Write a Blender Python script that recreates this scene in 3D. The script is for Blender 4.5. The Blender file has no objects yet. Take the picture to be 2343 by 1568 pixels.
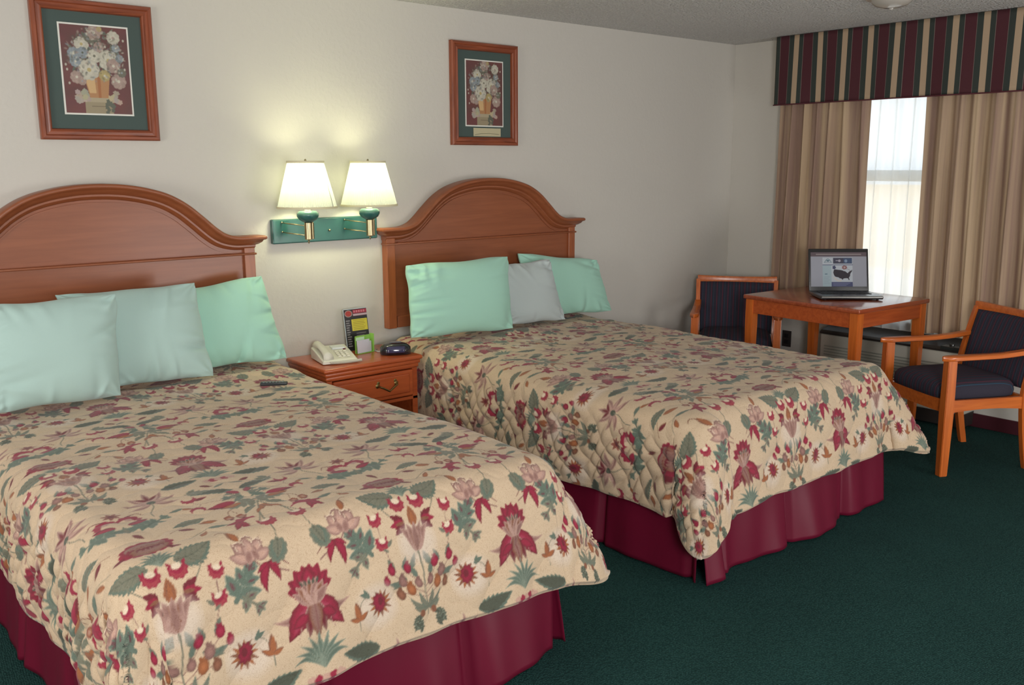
import bpy, bmesh, math, random
import numpy as np
from mathutils import Vector, Matrix, noise

# ------------------------------------------------------------------ camera, world, light, exposure
scene = bpy.context.scene
COL = scene.collection
PI = math.pi

def srgb(r, g, b):
    def f(c):
        c /= 255.0
        return c / 12.92 if c <= 0.04045 else ((c + 0.055) / 1.055) ** 2.4
    return (f(r), f(g), f(b), 1.0)

CAM_YAW, CAM_PITCH, CAM_ROLL, CAM_F = 0.7068, 0.189, -0.0041, 2123.15
cam_d = bpy.data.cameras.new('camera')
cam_d.sensor_fit = 'HORIZONTAL'
cam_d.sensor_width = 36.0
cam_d.lens = CAM_F / 2343.0 * 36.0
cam_d.clip_start = 0.05
cam = bpy.data.objects.new('camera', cam_d)
COL.objects.link(cam)
_fw = Vector((math.sin(CAM_YAW) * math.cos(CAM_PITCH), math.cos(CAM_YAW) * math.cos(CAM_PITCH), -math.sin(CAM_PITCH)))
_rt = Vector((math.cos(CAM_YAW), -math.sin(CAM_YAW), 0))
_up = _rt.cross(_fw)
_r2 = math.cos(CAM_ROLL) * _rt + math.sin(CAM_ROLL) * _up
_u2 = -math.sin(CAM_ROLL) * _rt + math.cos(CAM_ROLL) * _up
_m = Matrix((_r2, _u2, -_fw)).transposed().to_4x4()
_m.translation = (-1.7313, -4.2447, 1.5971)
cam.matrix_world = _m
scene.camera = cam

scene.view_settings.view_transform = 'Standard'
scene.view_settings.look = 'None'
scene.view_settings.gamma = 1.0
scene.view_settings.use_curve_mapping = False
scene.view_settings.exposure = -0.36

world = bpy.data.worlds.new('daylight')
scene.world = world
world.use_nodes = True
wn = world.node_tree
wn.nodes['Background'].inputs[0].default_value = (0.80, 0.90, 1.0, 1)
wn.nodes['Background'].inputs[1].default_value = 3.6

def area(name, loc, target, size, power, color=(1, 1, 1), size_y=None):
    l = bpy.data.lights.new(name, 'AREA')
    l.energy = power; l.color = color; l.size = size
    if size_y: l.shape = 'RECTANGLE'; l.size_y = size_y
    o = bpy.data.objects.new(name, l)
    o.location = loc
    o.rotation_euler = (Vector(target) - Vector(loc)).to_track_quat('-Z', 'Y').to_euler()
    COL.objects.link(o)
    return o

sun = bpy.data.lights.new('sun', 'SUN'); sun.energy = 9.0; sun.angle = 0.01; sun.color = (1, .95, .85)
so = bpy.data.objects.new('sun', sun); so.rotation_euler = (math.radians(25), math.radians(-38), 0); so.location = (8, 0, 6); COL.objects.link(so)
area('added_fill_behind_camera', (-2.0, -5.5, 1.80), (0.9, -1.2, 0.7), .8, 66, (1.0, .98, .97))  # added out-of-frame fill from behind the camera, not a lamp of the room
area('added_ceiling_fill', (-1.3, -5.0, 1.5), (-.6, -3.4, 2.44), .8, 62, (1.0, .98, .96))  # added fill aimed up at the ceiling, standing in for bounced flash
area('added_upward_fill_right', (2.2, -5.2, .5), (1.8, -2.6, 2.44), 1.8, 92, (1.0, .98, .96))  # unseen fill put in at the right to brighten the ceiling
area('added_side_fill_left', (-3.3, -1.9, 1.3), (4.0, -1.5, 1.9), 1.2, 52, (1.0, .96, .90))  # made-up fill out of view, added to brighten the window wall

# ------------------------------------------------------------------ materials
MATS = {}
def nodes_of(m):
    m.use_nodes = True
    return m.node_tree.nodes, m.node_tree.links

def mat(name, color, rough=0.6, metal=0.0, spec=0.5, coat=0.0, noise_amt=0.0, noise_scale=8.0, bump=0.0, bump_scale=60.0, bump_dist=0.002, emit=None, emit_s=0.0, sheen=0.0, stretch=None):
    if name in MATS: return MATS[name]
    m = bpy.data.materials.new(name); n, l = nodes_of(m)
    b = n['Principled BSDF']
    b.inputs['Roughness'].default_value = rough
    b.inputs['Metallic'].default_value = metal
    b.inputs['Specular IOR Level'].default_value = spec
    b.inputs['Coat Weight'].default_value = coat
    b.inputs['Coat Roughness'].default_value = 0.15
    b.inputs['Sheen Weight'].default_value = sheen
    tc = n.new('ShaderNodeTexCoord')
    mp = n.new('ShaderNodeMapping'); l.new(tc.outputs['Object'], mp.inputs[0])
    if stretch: mp.inputs['Scale'].default_value = stretch
    t = n.new('ShaderNodeTexNoise'); t.inputs['Scale'].default_value = noise_scale; t.inputs['Detail'].default_value = 6
    l.new(mp.outputs[0], t.inputs['Vector'])
    mix = n.new('ShaderNodeMix'); mix.data_type = 'RGBA'
    c2 = tuple(max(0, c * (1 - noise_amt)) for c in color[:3]) + (1,)
    c1 = tuple(min(1, c * (1 + noise_amt * .5)) for c in color[:3]) + (1,)
    mix.inputs[6].default_value = c2; mix.inputs[7].default_value = c1
    l.new(t.outputs[0], mix.inputs[0]); l.new(mix.outputs[2], b.inputs['Base Color'])
    if bump:
        t2 = n.new('ShaderNodeTexNoise'); t2.inputs['Scale'].default_value = bump_scale; t2.inputs['Detail'].default_value = 4
        l.new(tc.outputs['Object'], t2.inputs['Vector'])
        bp = n.new('ShaderNodeBump'); bp.inputs['Strength'].default_value = bump; bp.inputs['Distance'].default_value = bump_dist
        l.new(t2.outputs[0], bp.inputs['Height']); l.new(bp.outputs[0], b.inputs['Normal'])
    if emit:
        b.inputs['Emission Color'].default_value = emit; b.inputs['Emission Strength'].default_value = emit_s
    MATS[name] = m
    return m

def wood(name, base, dark, axis='X', rough=0.35, coat=0.3, scale=1.0):
    m = bpy.data.materials.new(name); n, l = nodes_of(m)
    b = n['Principled BSDF']; b.inputs['Roughness'].default_value = rough
    b.inputs['Coat Weight'].default_value = coat; b.inputs['Coat Roughness'].default_value = 0.22
    tc = n.new('ShaderNodeTexCoord'); mp = n.new('ShaderNodeMapping')
    s = {'X': (1.6, 22, 22), 'Y': (22, 1.6, 22), 'Z': (22, 22, 1.6)}[axis]
    mp.inputs['Scale'].default_value = tuple(k * scale for k in s)
    l.new(tc.outputs['Object'], mp.inputs[0])
    t = n.new('ShaderNodeTexNoise'); t.inputs['Scale'].default_value = 2.2; t.inputs['Detail'].default_value = 8; t.inputs['Distortion'].default_value = .6
    l.new(mp.outputs[0], t.inputs['Vector'])
    cr = n.new('ShaderNodeValToRGB')
    cr.color_ramp.elements[0].position = .3; cr.color_ramp.elements[0].color = dark
    cr.color_ramp.elements[1].position = .68; cr.color_ramp.elements[1].color = base
    l.new(t.outputs[0], cr.inputs[0]); l.new(cr.outputs[0], b.inputs['Base Color'])
    bp = n.new('ShaderNodeBump'); bp.inputs['Strength'].default_value = .12; bp.inputs['Distance'].default_value = .001
    l.new(t.outputs[0], bp.inputs['Height']); l.new(bp.outputs[0], b.inputs['Normal'])
    return m

HBW = wood('headboard_wood', srgb(148, 84, 52), srgb(134, 74, 44), 'X', .38, .25)
HBV = wood('headboard_wood_upright', srgb(162, 90, 50), srgb(140, 76, 42), 'Z', .38, .25)
CHW = wood('chair_wood', srgb(212, 112, 45), srgb(186, 90, 32), 'Z', .3, .35)
CHX = wood('chair_wood_level', srgb(212, 112, 45), srgb(186, 90, 32), 'Y', .3, .35)
TBT = wood('table_top_wood', srgb(170, 84, 50), srgb(142, 64, 38), 'X', .16, .6)
TBW = wood('table_wood', srgb(190, 92, 44), srgb(164, 72, 32), 'X', .3, .35)
NSW = wood('nightstand_wood', srgb(190, 92, 46), srgb(166, 74, 36), 'X', .28, .4)
FRW = wood('picture_frame_wood', srgb(150, 78, 48), srgb(112, 52, 30), 'X', .4, .2, 1.6)
FRV = wood('picture_frame_wood_upright', srgb(150, 78, 48), srgb(112, 52, 30), 'Z', .4, .2, 1.6)

# room surfaces
def wall_mat():
    m = bpy.data.materials.new('textured_wall_paint'); n, l = nodes_of(m)
    b = n['Principled BSDF']; b.inputs['Roughness'].default_value = .75
    b.inputs['Base Color'].default_value = srgb(202, 198, 190)
    tc = n.new('ShaderNodeTexCoord')
    t = n.new('ShaderNodeTexNoise'); t.inputs['Scale'].default_value = 38; t.inputs['Detail'].default_value = 5
    l.new(tc.outputs['Object'], t.inputs['Vector'])
    r = n.new('ShaderNodeValToRGB'); r.color_ramp.elements[0].position = .45; r.color_ramp.elements[1].position = .62
    l.new(t.outputs[0], r.inputs[0])
    bp = n.new('ShaderNodeBump'); bp.inputs['Strength'].default_value = .22; bp.inputs['Distance'].default_value = .002
    l.new(r.outputs[0], bp.inputs['Height']); l.new(bp.outputs[0], b.inputs['Normal'])
    return m
def ceiling_mat():
    m = bpy.data.materials.new('popcorn_ceiling'); n, l = nodes_of(m)
    b = n['Principled BSDF']; b.inputs['Roughness'].default_value = .95
    tc = n.new('ShaderNodeTexCoord')
    t = n.new('ShaderNodeTexVoronoi'); t.inputs['Scale'].default_value = 75
    l.new(tc.outputs['Object'], t.inputs['Vector'])
    t2 = n.new('ShaderNodeTexNoise'); t2.inputs['Scale'].default_value = 110; t2.inputs['Detail'].default_value = 3
    l.new(tc.outputs['Object'], t2.inputs['Vector'])
    mth = n.new('ShaderNodeMath'); mth.operation = 'SUBTRACT'
    l.new(t2.outputs[0], mth.inputs[0]); l.new(t.outputs['Distance'], mth.inputs[1])
    cr = n.new('ShaderNodeValToRGB'); cr.color_ramp.elements[0].position = 0; cr.color_ramp.elements[1].position = .45
    cr.color_ramp.elements[0].color = srgb(206, 205, 202); cr.color_ramp.elements[1].color = srgb(232, 231, 228)
    l.new(mth.outputs[0], cr.inputs[0]); l.new(cr.outputs[0], b.inputs['Base Color'])
    bp = n.new('ShaderNodeBump'); bp.inputs['Strength'].default_value = 1; bp.inputs['Distance'].default_value = .012
    l.new(mth.outputs[0], bp.inputs['Height']); l.new(bp.outputs[0], b.inputs['Normal'])
    return m
def carpet_mat():
    m = bpy.data.materials.new('dark_green_loop_carpet'); n, l = nodes_of(m)
    b = n['Principled BSDF']; b.inputs['Roughness'].default_value = .95; b.inputs['Specular IOR Level'].default_value = .1
    tc = n.new('ShaderNodeTexCoord')
    mp = n.new('ShaderNodeMapping'); mp.inputs['Rotation'].default_value = (0, 0, .12)
    l.new(tc.outputs['Object'], mp.inputs[0])
    v = n.new('ShaderNodeTexVoronoi'); v.inputs['Scale'].default_value = 150; v.inputs['Randomness'].default_value = .55
    l.new(mp.outputs[0], v.inputs['Vector'])
    t = n.new('ShaderNodeTexNoise'); t.inputs['Scale'].default_value = 3; t.inputs['Detail'].default_value = 5
    l.new(tc.outputs['Object'], t.inputs['Vector'])
    cr = n.new('ShaderNodeValToRGB'); cr.color_ramp.elements[0].position = .1; cr.color_ramp.elements[1].position = .7
    cr.color_ramp.elements[0].color = srgb(52, 90, 86); cr.color_ramp.elements[1].color = srgb(28, 58, 56)
    l.new(v.outputs['Distance'], cr.inputs[0])
    mx = n.new('ShaderNodeMix'); mx.data_type = 'RGBA'; mx.blend_type = 'MULTIPLY'; mx.inputs[0].default_value = .35
    l.new(cr.outputs[0], mx.inputs[6]); l.new(t.outputs[0], mx.inputs[7]); l.new(mx.outputs[2], b.inputs['Base Color'])
    bp = n.new('ShaderNodeBump'); bp.invert = True; bp.inputs['Strength'].default_value = .8; bp.inputs['Distance'].default_value = .004
    l.new(v.outputs['Distance'], bp.inputs['Height']); l.new(bp.outputs[0], b.inputs['Normal'])
    return m
WALL, CEIL, CARPET = wall_mat(), ceiling_mat(), carpet_mat()

def vcol_mat(name, rough=.8, emit=0.0, fabric=False, coat=0.0):
    m = bpy.data.materials.new(name); n, l = nodes_of(m)
    b = n['Principled BSDF']; b.inputs['Roughness'].default_value = rough
    b.inputs['Coat Weight'].default_value = coat
    a = n.new('ShaderNodeAttribute'); a.attribute_name = 'dye'
    src = a.outputs['Color']
    if fabric:
        b.inputs['Specular IOR Level'].default_value = .25
        b.inputs['Sheen Weight'].default_value = .15
        t = n.new('ShaderNodeTexNoise'); t.inputs['Scale'].default_value = 75; t.inputs['Detail'].default_value = 0; t.inputs['Distortion'].default_value = 3.5
        tc = n.new('ShaderNodeTexCoord'); l.new(tc.outputs['Object'], t.inputs['Vector'])
        cr = n.new('ShaderNodeValToRGB'); cr.color_ramp.elements[0].position = .43; cr.color_ramp.elements[1].position = .57
        cr.color_ramp.elements[0].color = cr.color_ramp.elements[1].color = (1, 1, 1, 1)
        e_ = cr.color_ramp.elements.new(.50); e_.color = (.80, .74, .70, 1)
        l.new(t.outputs[0], cr.inputs[0])
        mx = n.new('ShaderNodeMix'); mx.data_type = 'RGBA'; mx.blend_type = 'MULTIPLY'; mx.inputs[0].default_value = 1
        l.new(src, mx.inputs[6]); l.new(cr.outputs[0], mx.inputs[7]); src = mx.outputs[2]
    l.new(src, b.inputs['Base Color'])
    if emit:
        l.new(src, b.inputs['Emission Color']); b.inputs['Emission Strength'].default_value = emit
    return m

# ------------------------------------------------------------------ mesh helpers
def link_mesh(name, me, m, parent=None, smooth=False):
    o = bpy.data.objects.new(name, me); COL.objects.link(o)
    if m is not None: me.materials.append(m)
    if smooth:
        me.polygons.foreach_set('use_smooth', [True] * len(me.polygons))
    if parent is not None: o.parent = parent
    return o

def obj(name, bm, m, parent=None, smooth=False, sharp=None):
    bmesh.ops.recalc_face_normals(bm, faces=bm.faces[:])
    me = bpy.data.meshes.new(name); bm.to_mesh(me); bm.free()
    o = link_mesh(name, me, m, parent, smooth)
    if sharp is not None: me.set_sharp_from_angle(angle=math.radians(sharp))
    return o

def box(bm, x0, x1, y0, y1, z0, z1, bev=0.0, seg=2, M=None):
    b = bmesh.new()
    r = bmesh.ops.create_cube(b, size=1)
    for v in r['verts']:
        v.co = Vector(((x0 + x1) / 2 + v.co.x * (x1 - x0), (y0 + y1) / 2 + v.co.y * (y1 - y0), (z0 + z1) / 2 + v.co.z * (z1 - z0)))
    if bev > 0:
        bmesh.ops.bevel(b, geom=b.edges[:], offset=bev, segments=seg, affect='EDGES', profile=.5)
    if M is not None: bmesh.ops.transform(b, matrix=M, verts=b.verts[:])
    me = bpy.data.meshes.new('t'); b.to_mesh(me); b.free(); bm.from_mesh(me); bpy.data.meshes.remove(me)

def lathe(bm, pts, seg=32, M=None, cap=True):
    rings = []
    for r, z in pts:
        ring = []
        for i in range(seg):
            a = 2 * PI * i / seg
            v = Vector((r * math.cos(a), r * math.sin(a), z))
            if M is not None: v = M @ v
            ring.append(bm.verts.new(v))
        rings.append(ring)
    for a, b in zip(rings, rings[1:]):
        for i in range(seg):
            bm.faces.new((a[i], a[(i + 1) % seg], b[(i + 1) % seg], b[i]))
    if cap:
        if pts[0][0] > 1e-5: bm.faces.new(rings[0][::-1])
        if pts[-1][0] > 1e-5: bm.faces.new(rings[-1])

def loft(bm, rings, close=True, caps=True):
    vs = [[bm.verts.new(Vector(p)) for p in r] for r in rings]
    n = len(vs[0])
    for a, b in zip(vs, vs[1:]):
        for i in range(n if close else n - 1):
            j = (i + 1) % n
            bm.faces.new((a[i], a[j], b[j], b[i]))
    if caps and close:
        bm.faces.new(vs[0][::-1]); bm.faces.new(vs[-1])

def tube(bm, pts, r, seg=10, r_end=None):
    pts = [Vector(p) for p in pts]; rings = []
    up0 = Vector((0, 0, 1))
    for i, p in enumerate(pts):
        t = (pts[min(i + 1, len(pts) - 1)] - pts[max(i - 1, 0)]).normalized()
        u = up0 if abs(t.dot(up0)) < .95 else Vector((1, 0, 0))
        s = t.cross(u).normalized(); w = s.cross(t)
        rr = r if r_end is None else r + (r_end - r) * i / (len(pts) - 1)
        rings.append([p + s * rr * math.cos(2 * PI * k / seg) + w * rr * math.sin(2 * PI * k / seg) for k in range(seg)])
    loft(bm, rings)

def grid_mesh(name, P, m, parent=None, colors=None, smooth=True, flip=False, extra=None):
    """P: (ny, nx, 3) array of points; colors: same shape, linear"""
    ny, nx, _ = P.shape
    me = bpy.data.meshes.new(name)
    idx = np.arange(ny * nx).reshape(ny, nx)
    q = np.stack([idx[:-1, :-1], idx[:-1, 1:], idx[1:, 1:], idx[1:, :-1]], -1).reshape(-1, 4)
    if flip: q = q[:, ::-1]
    me.vertices.add(ny * nx); me.vertices.foreach_set('co', P.astype(np.float32).ravel())
    nf = len(q); me.loops.add(nf * 4); me.loops.foreach_set('vertex_index', q.astype(np.int32).ravel())
    me.polygons.add(nf); me.polygons.foreach_set('loop_start', np.arange(0, nf * 4, 4, dtype=np.int32))
    me.update(calc_edges=True)
    if colors is not None:
        a = me.color_attributes.new('dye', 'FLOAT_COLOR', 'POINT')
        c = np.ones((ny * nx, 4), np.float32); c[:, :3] = colors.reshape(-1, 3)
        a.data.foreach_set('color', c.ravel())
    return link_mesh(name, me, m, parent, smooth)

def tag(o, label, cat, group=None):
    o['label'] = label; o['category'] = cat
    if group: o['group'] = group
    return o
def struct(o, label=None):
    o['kind'] = 'structure'
    return o
def thing(name, label, cat, loc=(0, 0, 0), rz=0.0, group=None):
    o = bpy.data.objects.new(name, None); COL.objects.link(o)
    o.location = loc; o.rotation_euler = (0, 0, rz); o.empty_display_size = .1
    return tag(o, label, cat, group)
def dup(root, loc, rz, label):
    r = root.copy(); COL.objects.link(r); r.location = loc; r.rotation_euler = (0, 0, rz); r['label'] = label
    for ch in list(root.children):
        c = ch.copy(); COL.objects.link(c); c.parent = r
        for g in list(ch.children):
            d = g.copy(); COL.objects.link(d); d.parent = c
    return r

# ------------------------------------------------------------------ procedural painting in numpy (dyed patterns evaluated on mesh vertices)
def lin(c):
    c = np.asarray(c, float) / 255.
    return np.where(c <= .04045, c / 12.92, ((c + .055) / 1.055) ** 2.4)

class Canvas:
    def __init__(s, w, h, res, bg, x0=0.0, y0=0.0, wrap=False):
        s.w, s.h, s.res, s.x0, s.y0, s.wrap = w, h, res, x0, y0, wrap
        s.nx, s.ny = int(round(w / res)), int(round(h / res))
        s.px, s.py = w / s.nx, h / s.ny
        s.a = np.tile(np.array(bg, float), (s.ny, s.nx, 1))
    def region(s, cx, cy, R):
        i0 = int(math.floor((cx - R - s.x0) / s.px)); i1 = int(math.ceil((cx + R - s.x0) / s.px))
        j0 = int(math.floor((cy - R - s.y0) / s.py)); j1 = int(math.ceil((cy + R - s.y0) / s.py))
        if not s.wrap:
            i0, i1, j0, j1 = max(i0, 0), min(i1, s.nx - 1), max(j0, 0), min(j1, s.ny - 1)
            if i1 < i0 or j1 < j0: return None
        i = np.arange(i0, i1 + 1); j = np.arange(j0, j1 + 1)
        X, Y = np.meshgrid(s.x0 + (i + .5) * s.px - cx, s.y0 + (j + .5) * s.py - cy)
        return (j % s.ny)[:, None], (i % s.nx)[None, :], X, Y
    def put(s, J, I, alpha, col):
        alpha = np.clip(alpha, 0, 1)[..., None]
        s.a[J, I] = s.a[J, I] * (1 - alpha) + np.asarray(col, float) * alpha
    def polar(s, cx, cy, rx, ry, rot, col, n=0, amp=0.0, ph=0.0, edge=None, soft=.0015, alpha=1.0, sharp=1.0, veins=0, inner=None):
        R = max(rx, ry) * (1 + abs(amp)) + .004
        g = s.region(cx, cy, R)
        if g is None: return
        J, I, X, Y = g
        c, sn = math.cos(rot), math.sin(rot)
        x = (X * c + Y * sn) / rx; y = (-X * sn + Y * c) / ry
        r = np.hypot(x, y); th = np.arctan2(y, x)
        lim = 1 + amp * (2 * np.abs(np.cos(n * th / 2 + ph)) ** sharp - 1) if n else np.ones_like(r)
        d = (lim - r) * min(rx, ry)
        a = np.clip(d / soft + .5, 0, 1) * alpha
        colr = np.broadcast_to(np.asarray(col, float), X.shape + (3,)).copy()
        t = np.clip(r / lim, 0, 1)
        if edge is not None:
            k = (t ** 3)[..., None]; colr = colr * (1 - k) + np.asarray(edge) * k
        if inner is not None:
            k = (np.clip(1 - t * 1.6, 0, 1))[..., None]; colr = colr * (1 - k) + np.asarray(inner) * k
        if veins:
            k = (np.abs(np.sin(veins * th / 2)) < .12)[..., None] * .35; colr = colr * (1 - k)
        s.put(J, I, a, colr)
    def leaf(s, cx, cy, L, W, rot, col, edge=None, serr=0, samp=.12, vein=None, curve=0.0, alpha=1.0, soft=.0013):
        """L length from the base (at cx,cy) along direction rot, W full width"""
        mx, my = cx + math.cos(rot) * L / 2, cy + math.sin(rot) * L / 2
        g = s.region(mx, my, L * .62 + W)
        if g is None: return
        J, I, X, Y = g
        X = X + mx - cx; Y = Y + my - cy
        c, sn = math.cos(rot), math.sin(rot)
        x = (X * c + Y * sn) / L; y = -X * sn + Y * c - curve * L * (x - x * x) * 2
        xc = np.clip(x, 0, 1)
        hw = W / 2 * (np.sin(PI * xc ** .75)) ** .9
        if serr: hw = hw * (1 - samp + samp * 2 * ((xc * serr) % 1))
        d = hw - np.abs(y); d = np.where((x < 0) | (x > 1), -1, d)
        a = np.clip(d / soft + .5, 0, 1) * alpha
        colr = np.broadcast_to(np.asarray(col, float), X.shape + (3,)).copy()
        if edge is not None:
            k = np.clip(1 - d / (W * .28 + 1e-6), 0, 1)[..., None]; colr = colr * (1 - k) + np.asarray(edge) * k
        if vein is not None:
            k = (np.exp(-(y / .0014) ** 2) * .8 + np.exp(-((((x * 6 - np.abs(y) / (W + 1e-6) * 2.2) % 1) - .5) / .1) ** 2) * .45)
            k = np.clip(k, 0, 1)[..., None]; colr = colr * (1 - k) + np.asarray(vein) * k
        s.put(J, I, a, colr)
    def crescent(s, cx, cy, R, rot, col, hole=.62, off=.5, white=None):
        if white is not None: s.polar(cx + math.cos(rot) * R * off, cy + math.sin(rot) * R * off, R * .75, R * .75, 0, white, 6, .12)
        g = s.region(cx, cy, R * 1.3)
        if g is None: return
        J, I, X, Y = g
        th = np.arctan2(Y, X)
        d1 = R * (1 + .07 * np.cos(9 * th)) - np.hypot(X, Y)
        d2 = np.hypot(X - math.cos(rot) * R * off, Y - math.sin(rot) * R * off) - R * hole
        s.put(J, I, np.clip(np.minimum(d1, d2) / .0015 + .5, 0, 1), col)
    def stroke(s, pts, w, col, w2=None, alpha=1.0):
        pts = np.array(pts, float)
        # catmull-ish resample
        if len(pts) > 2:
            out = []
            P = np.vstack([2 * pts[0] - pts[1], pts, 2 * pts[-1] - pts[-2]])
            for k in range(1, len(P) - 2):
                for t in np.linspace(0, 1, 8, endpoint=False):
                    p0, p1, p2, p3 = P[k - 1:k + 3]
                    out.append(.5 * (2 * p1 + (p2 - p0) * t + (2 * p0 - 5 * p1 + 4 * p2 - p3) * t * t + (-p0 + 3 * p1 - 3 * p2 + p3) * t ** 3))
            out.append(pts[-1]); pts = np.array(out)
        c = pts.mean(0); R = np.abs(pts - c).max() * 1.5 + w * 2
        g = s.region(c[0], c[1], R)
        if g is None: return
        J, I, X, Y = g; X = X + c[0]; Y = Y + c[1]
        best = np.full(X.shape, -1e9)
        n = len(pts) - 1
        for k in range(n):
            a, b = pts[k], pts[k + 1]; ab = b - a; L2 = ab @ ab + 1e-12
            t = np.clip(((X - a[0]) * ab[0] + (Y - a[1]) * ab[1]) / L2, 0, 1)
            d = np.hypot(X - a[0] - t * ab[0], Y - a[1] - t * ab[1])
            ww = w if w2 is None else w + (w2 - w) * (k + t) / n
            best = np.maximum(best, ww / 2 - d)
        s.put(J, I, np.clip(best / .0012 + .5, 0, 1) * alpha, col)
    def poly(s, pts, col, alpha=1.0, soft=.0):
        pts = np.array(pts, float); c = (pts.max(0) + pts.min(0)) / 2; R = (pts.max(0) - pts.min(0)).max() / 2 + s.px * 2
        g = s.region(c[0], c[1], R)
        if g is None: return
        J, I, X, Y = g; X = X + c[0]; Y = Y + c[1]
        ins = np.zeros(X.shape, bool)
        for k in range(len(pts)):
            x1, y1 = pts[k]; x2, y2 = pts[(k + 1) % len(pts)]
            if y1 == y2: continue
            ins ^= ((Y < y1) != (Y < y2)) & (X < (x2 - x1) * (Y - y1) / (y2 - y1) + x1)
        s.put(J, I, ins * alpha, col)
    def rect(s, x0, x1, y0, y1, col, alpha=1.0):
        s.poly([(x0, y0), (x1, y0), (x1, y1), (x0, y1)], col, alpha)
    def sample(s, X, Y):
        fx = (X - s.x0) / s.px - .5; fy = (Y - s.y0) / s.py - .5
        i = np.floor(fx).astype(int); j = np.floor(fy).astype(int); tx = (fx - i)[..., None]; ty = (fy - j)[..., None]
        if s.wrap: i0, i1, j0, j1 = i % s.nx, (i + 1) % s.nx, j % s.ny, (j + 1) % s.ny
        else: i0, i1, j0, j1 = np.clip(i, 0, s.nx - 1), np.clip(i + 1, 0, s.nx - 1), np.clip(j, 0, s.ny - 1), np.clip(j + 1, 0, s.ny - 1)
        A = s.a
        return (A[j0, i0] * (1 - tx) + A[j0, i1] * tx) * (1 - ty) + (A[j1, i0] * (1 - tx) + A[j1, i1] * tx) * ty

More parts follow.
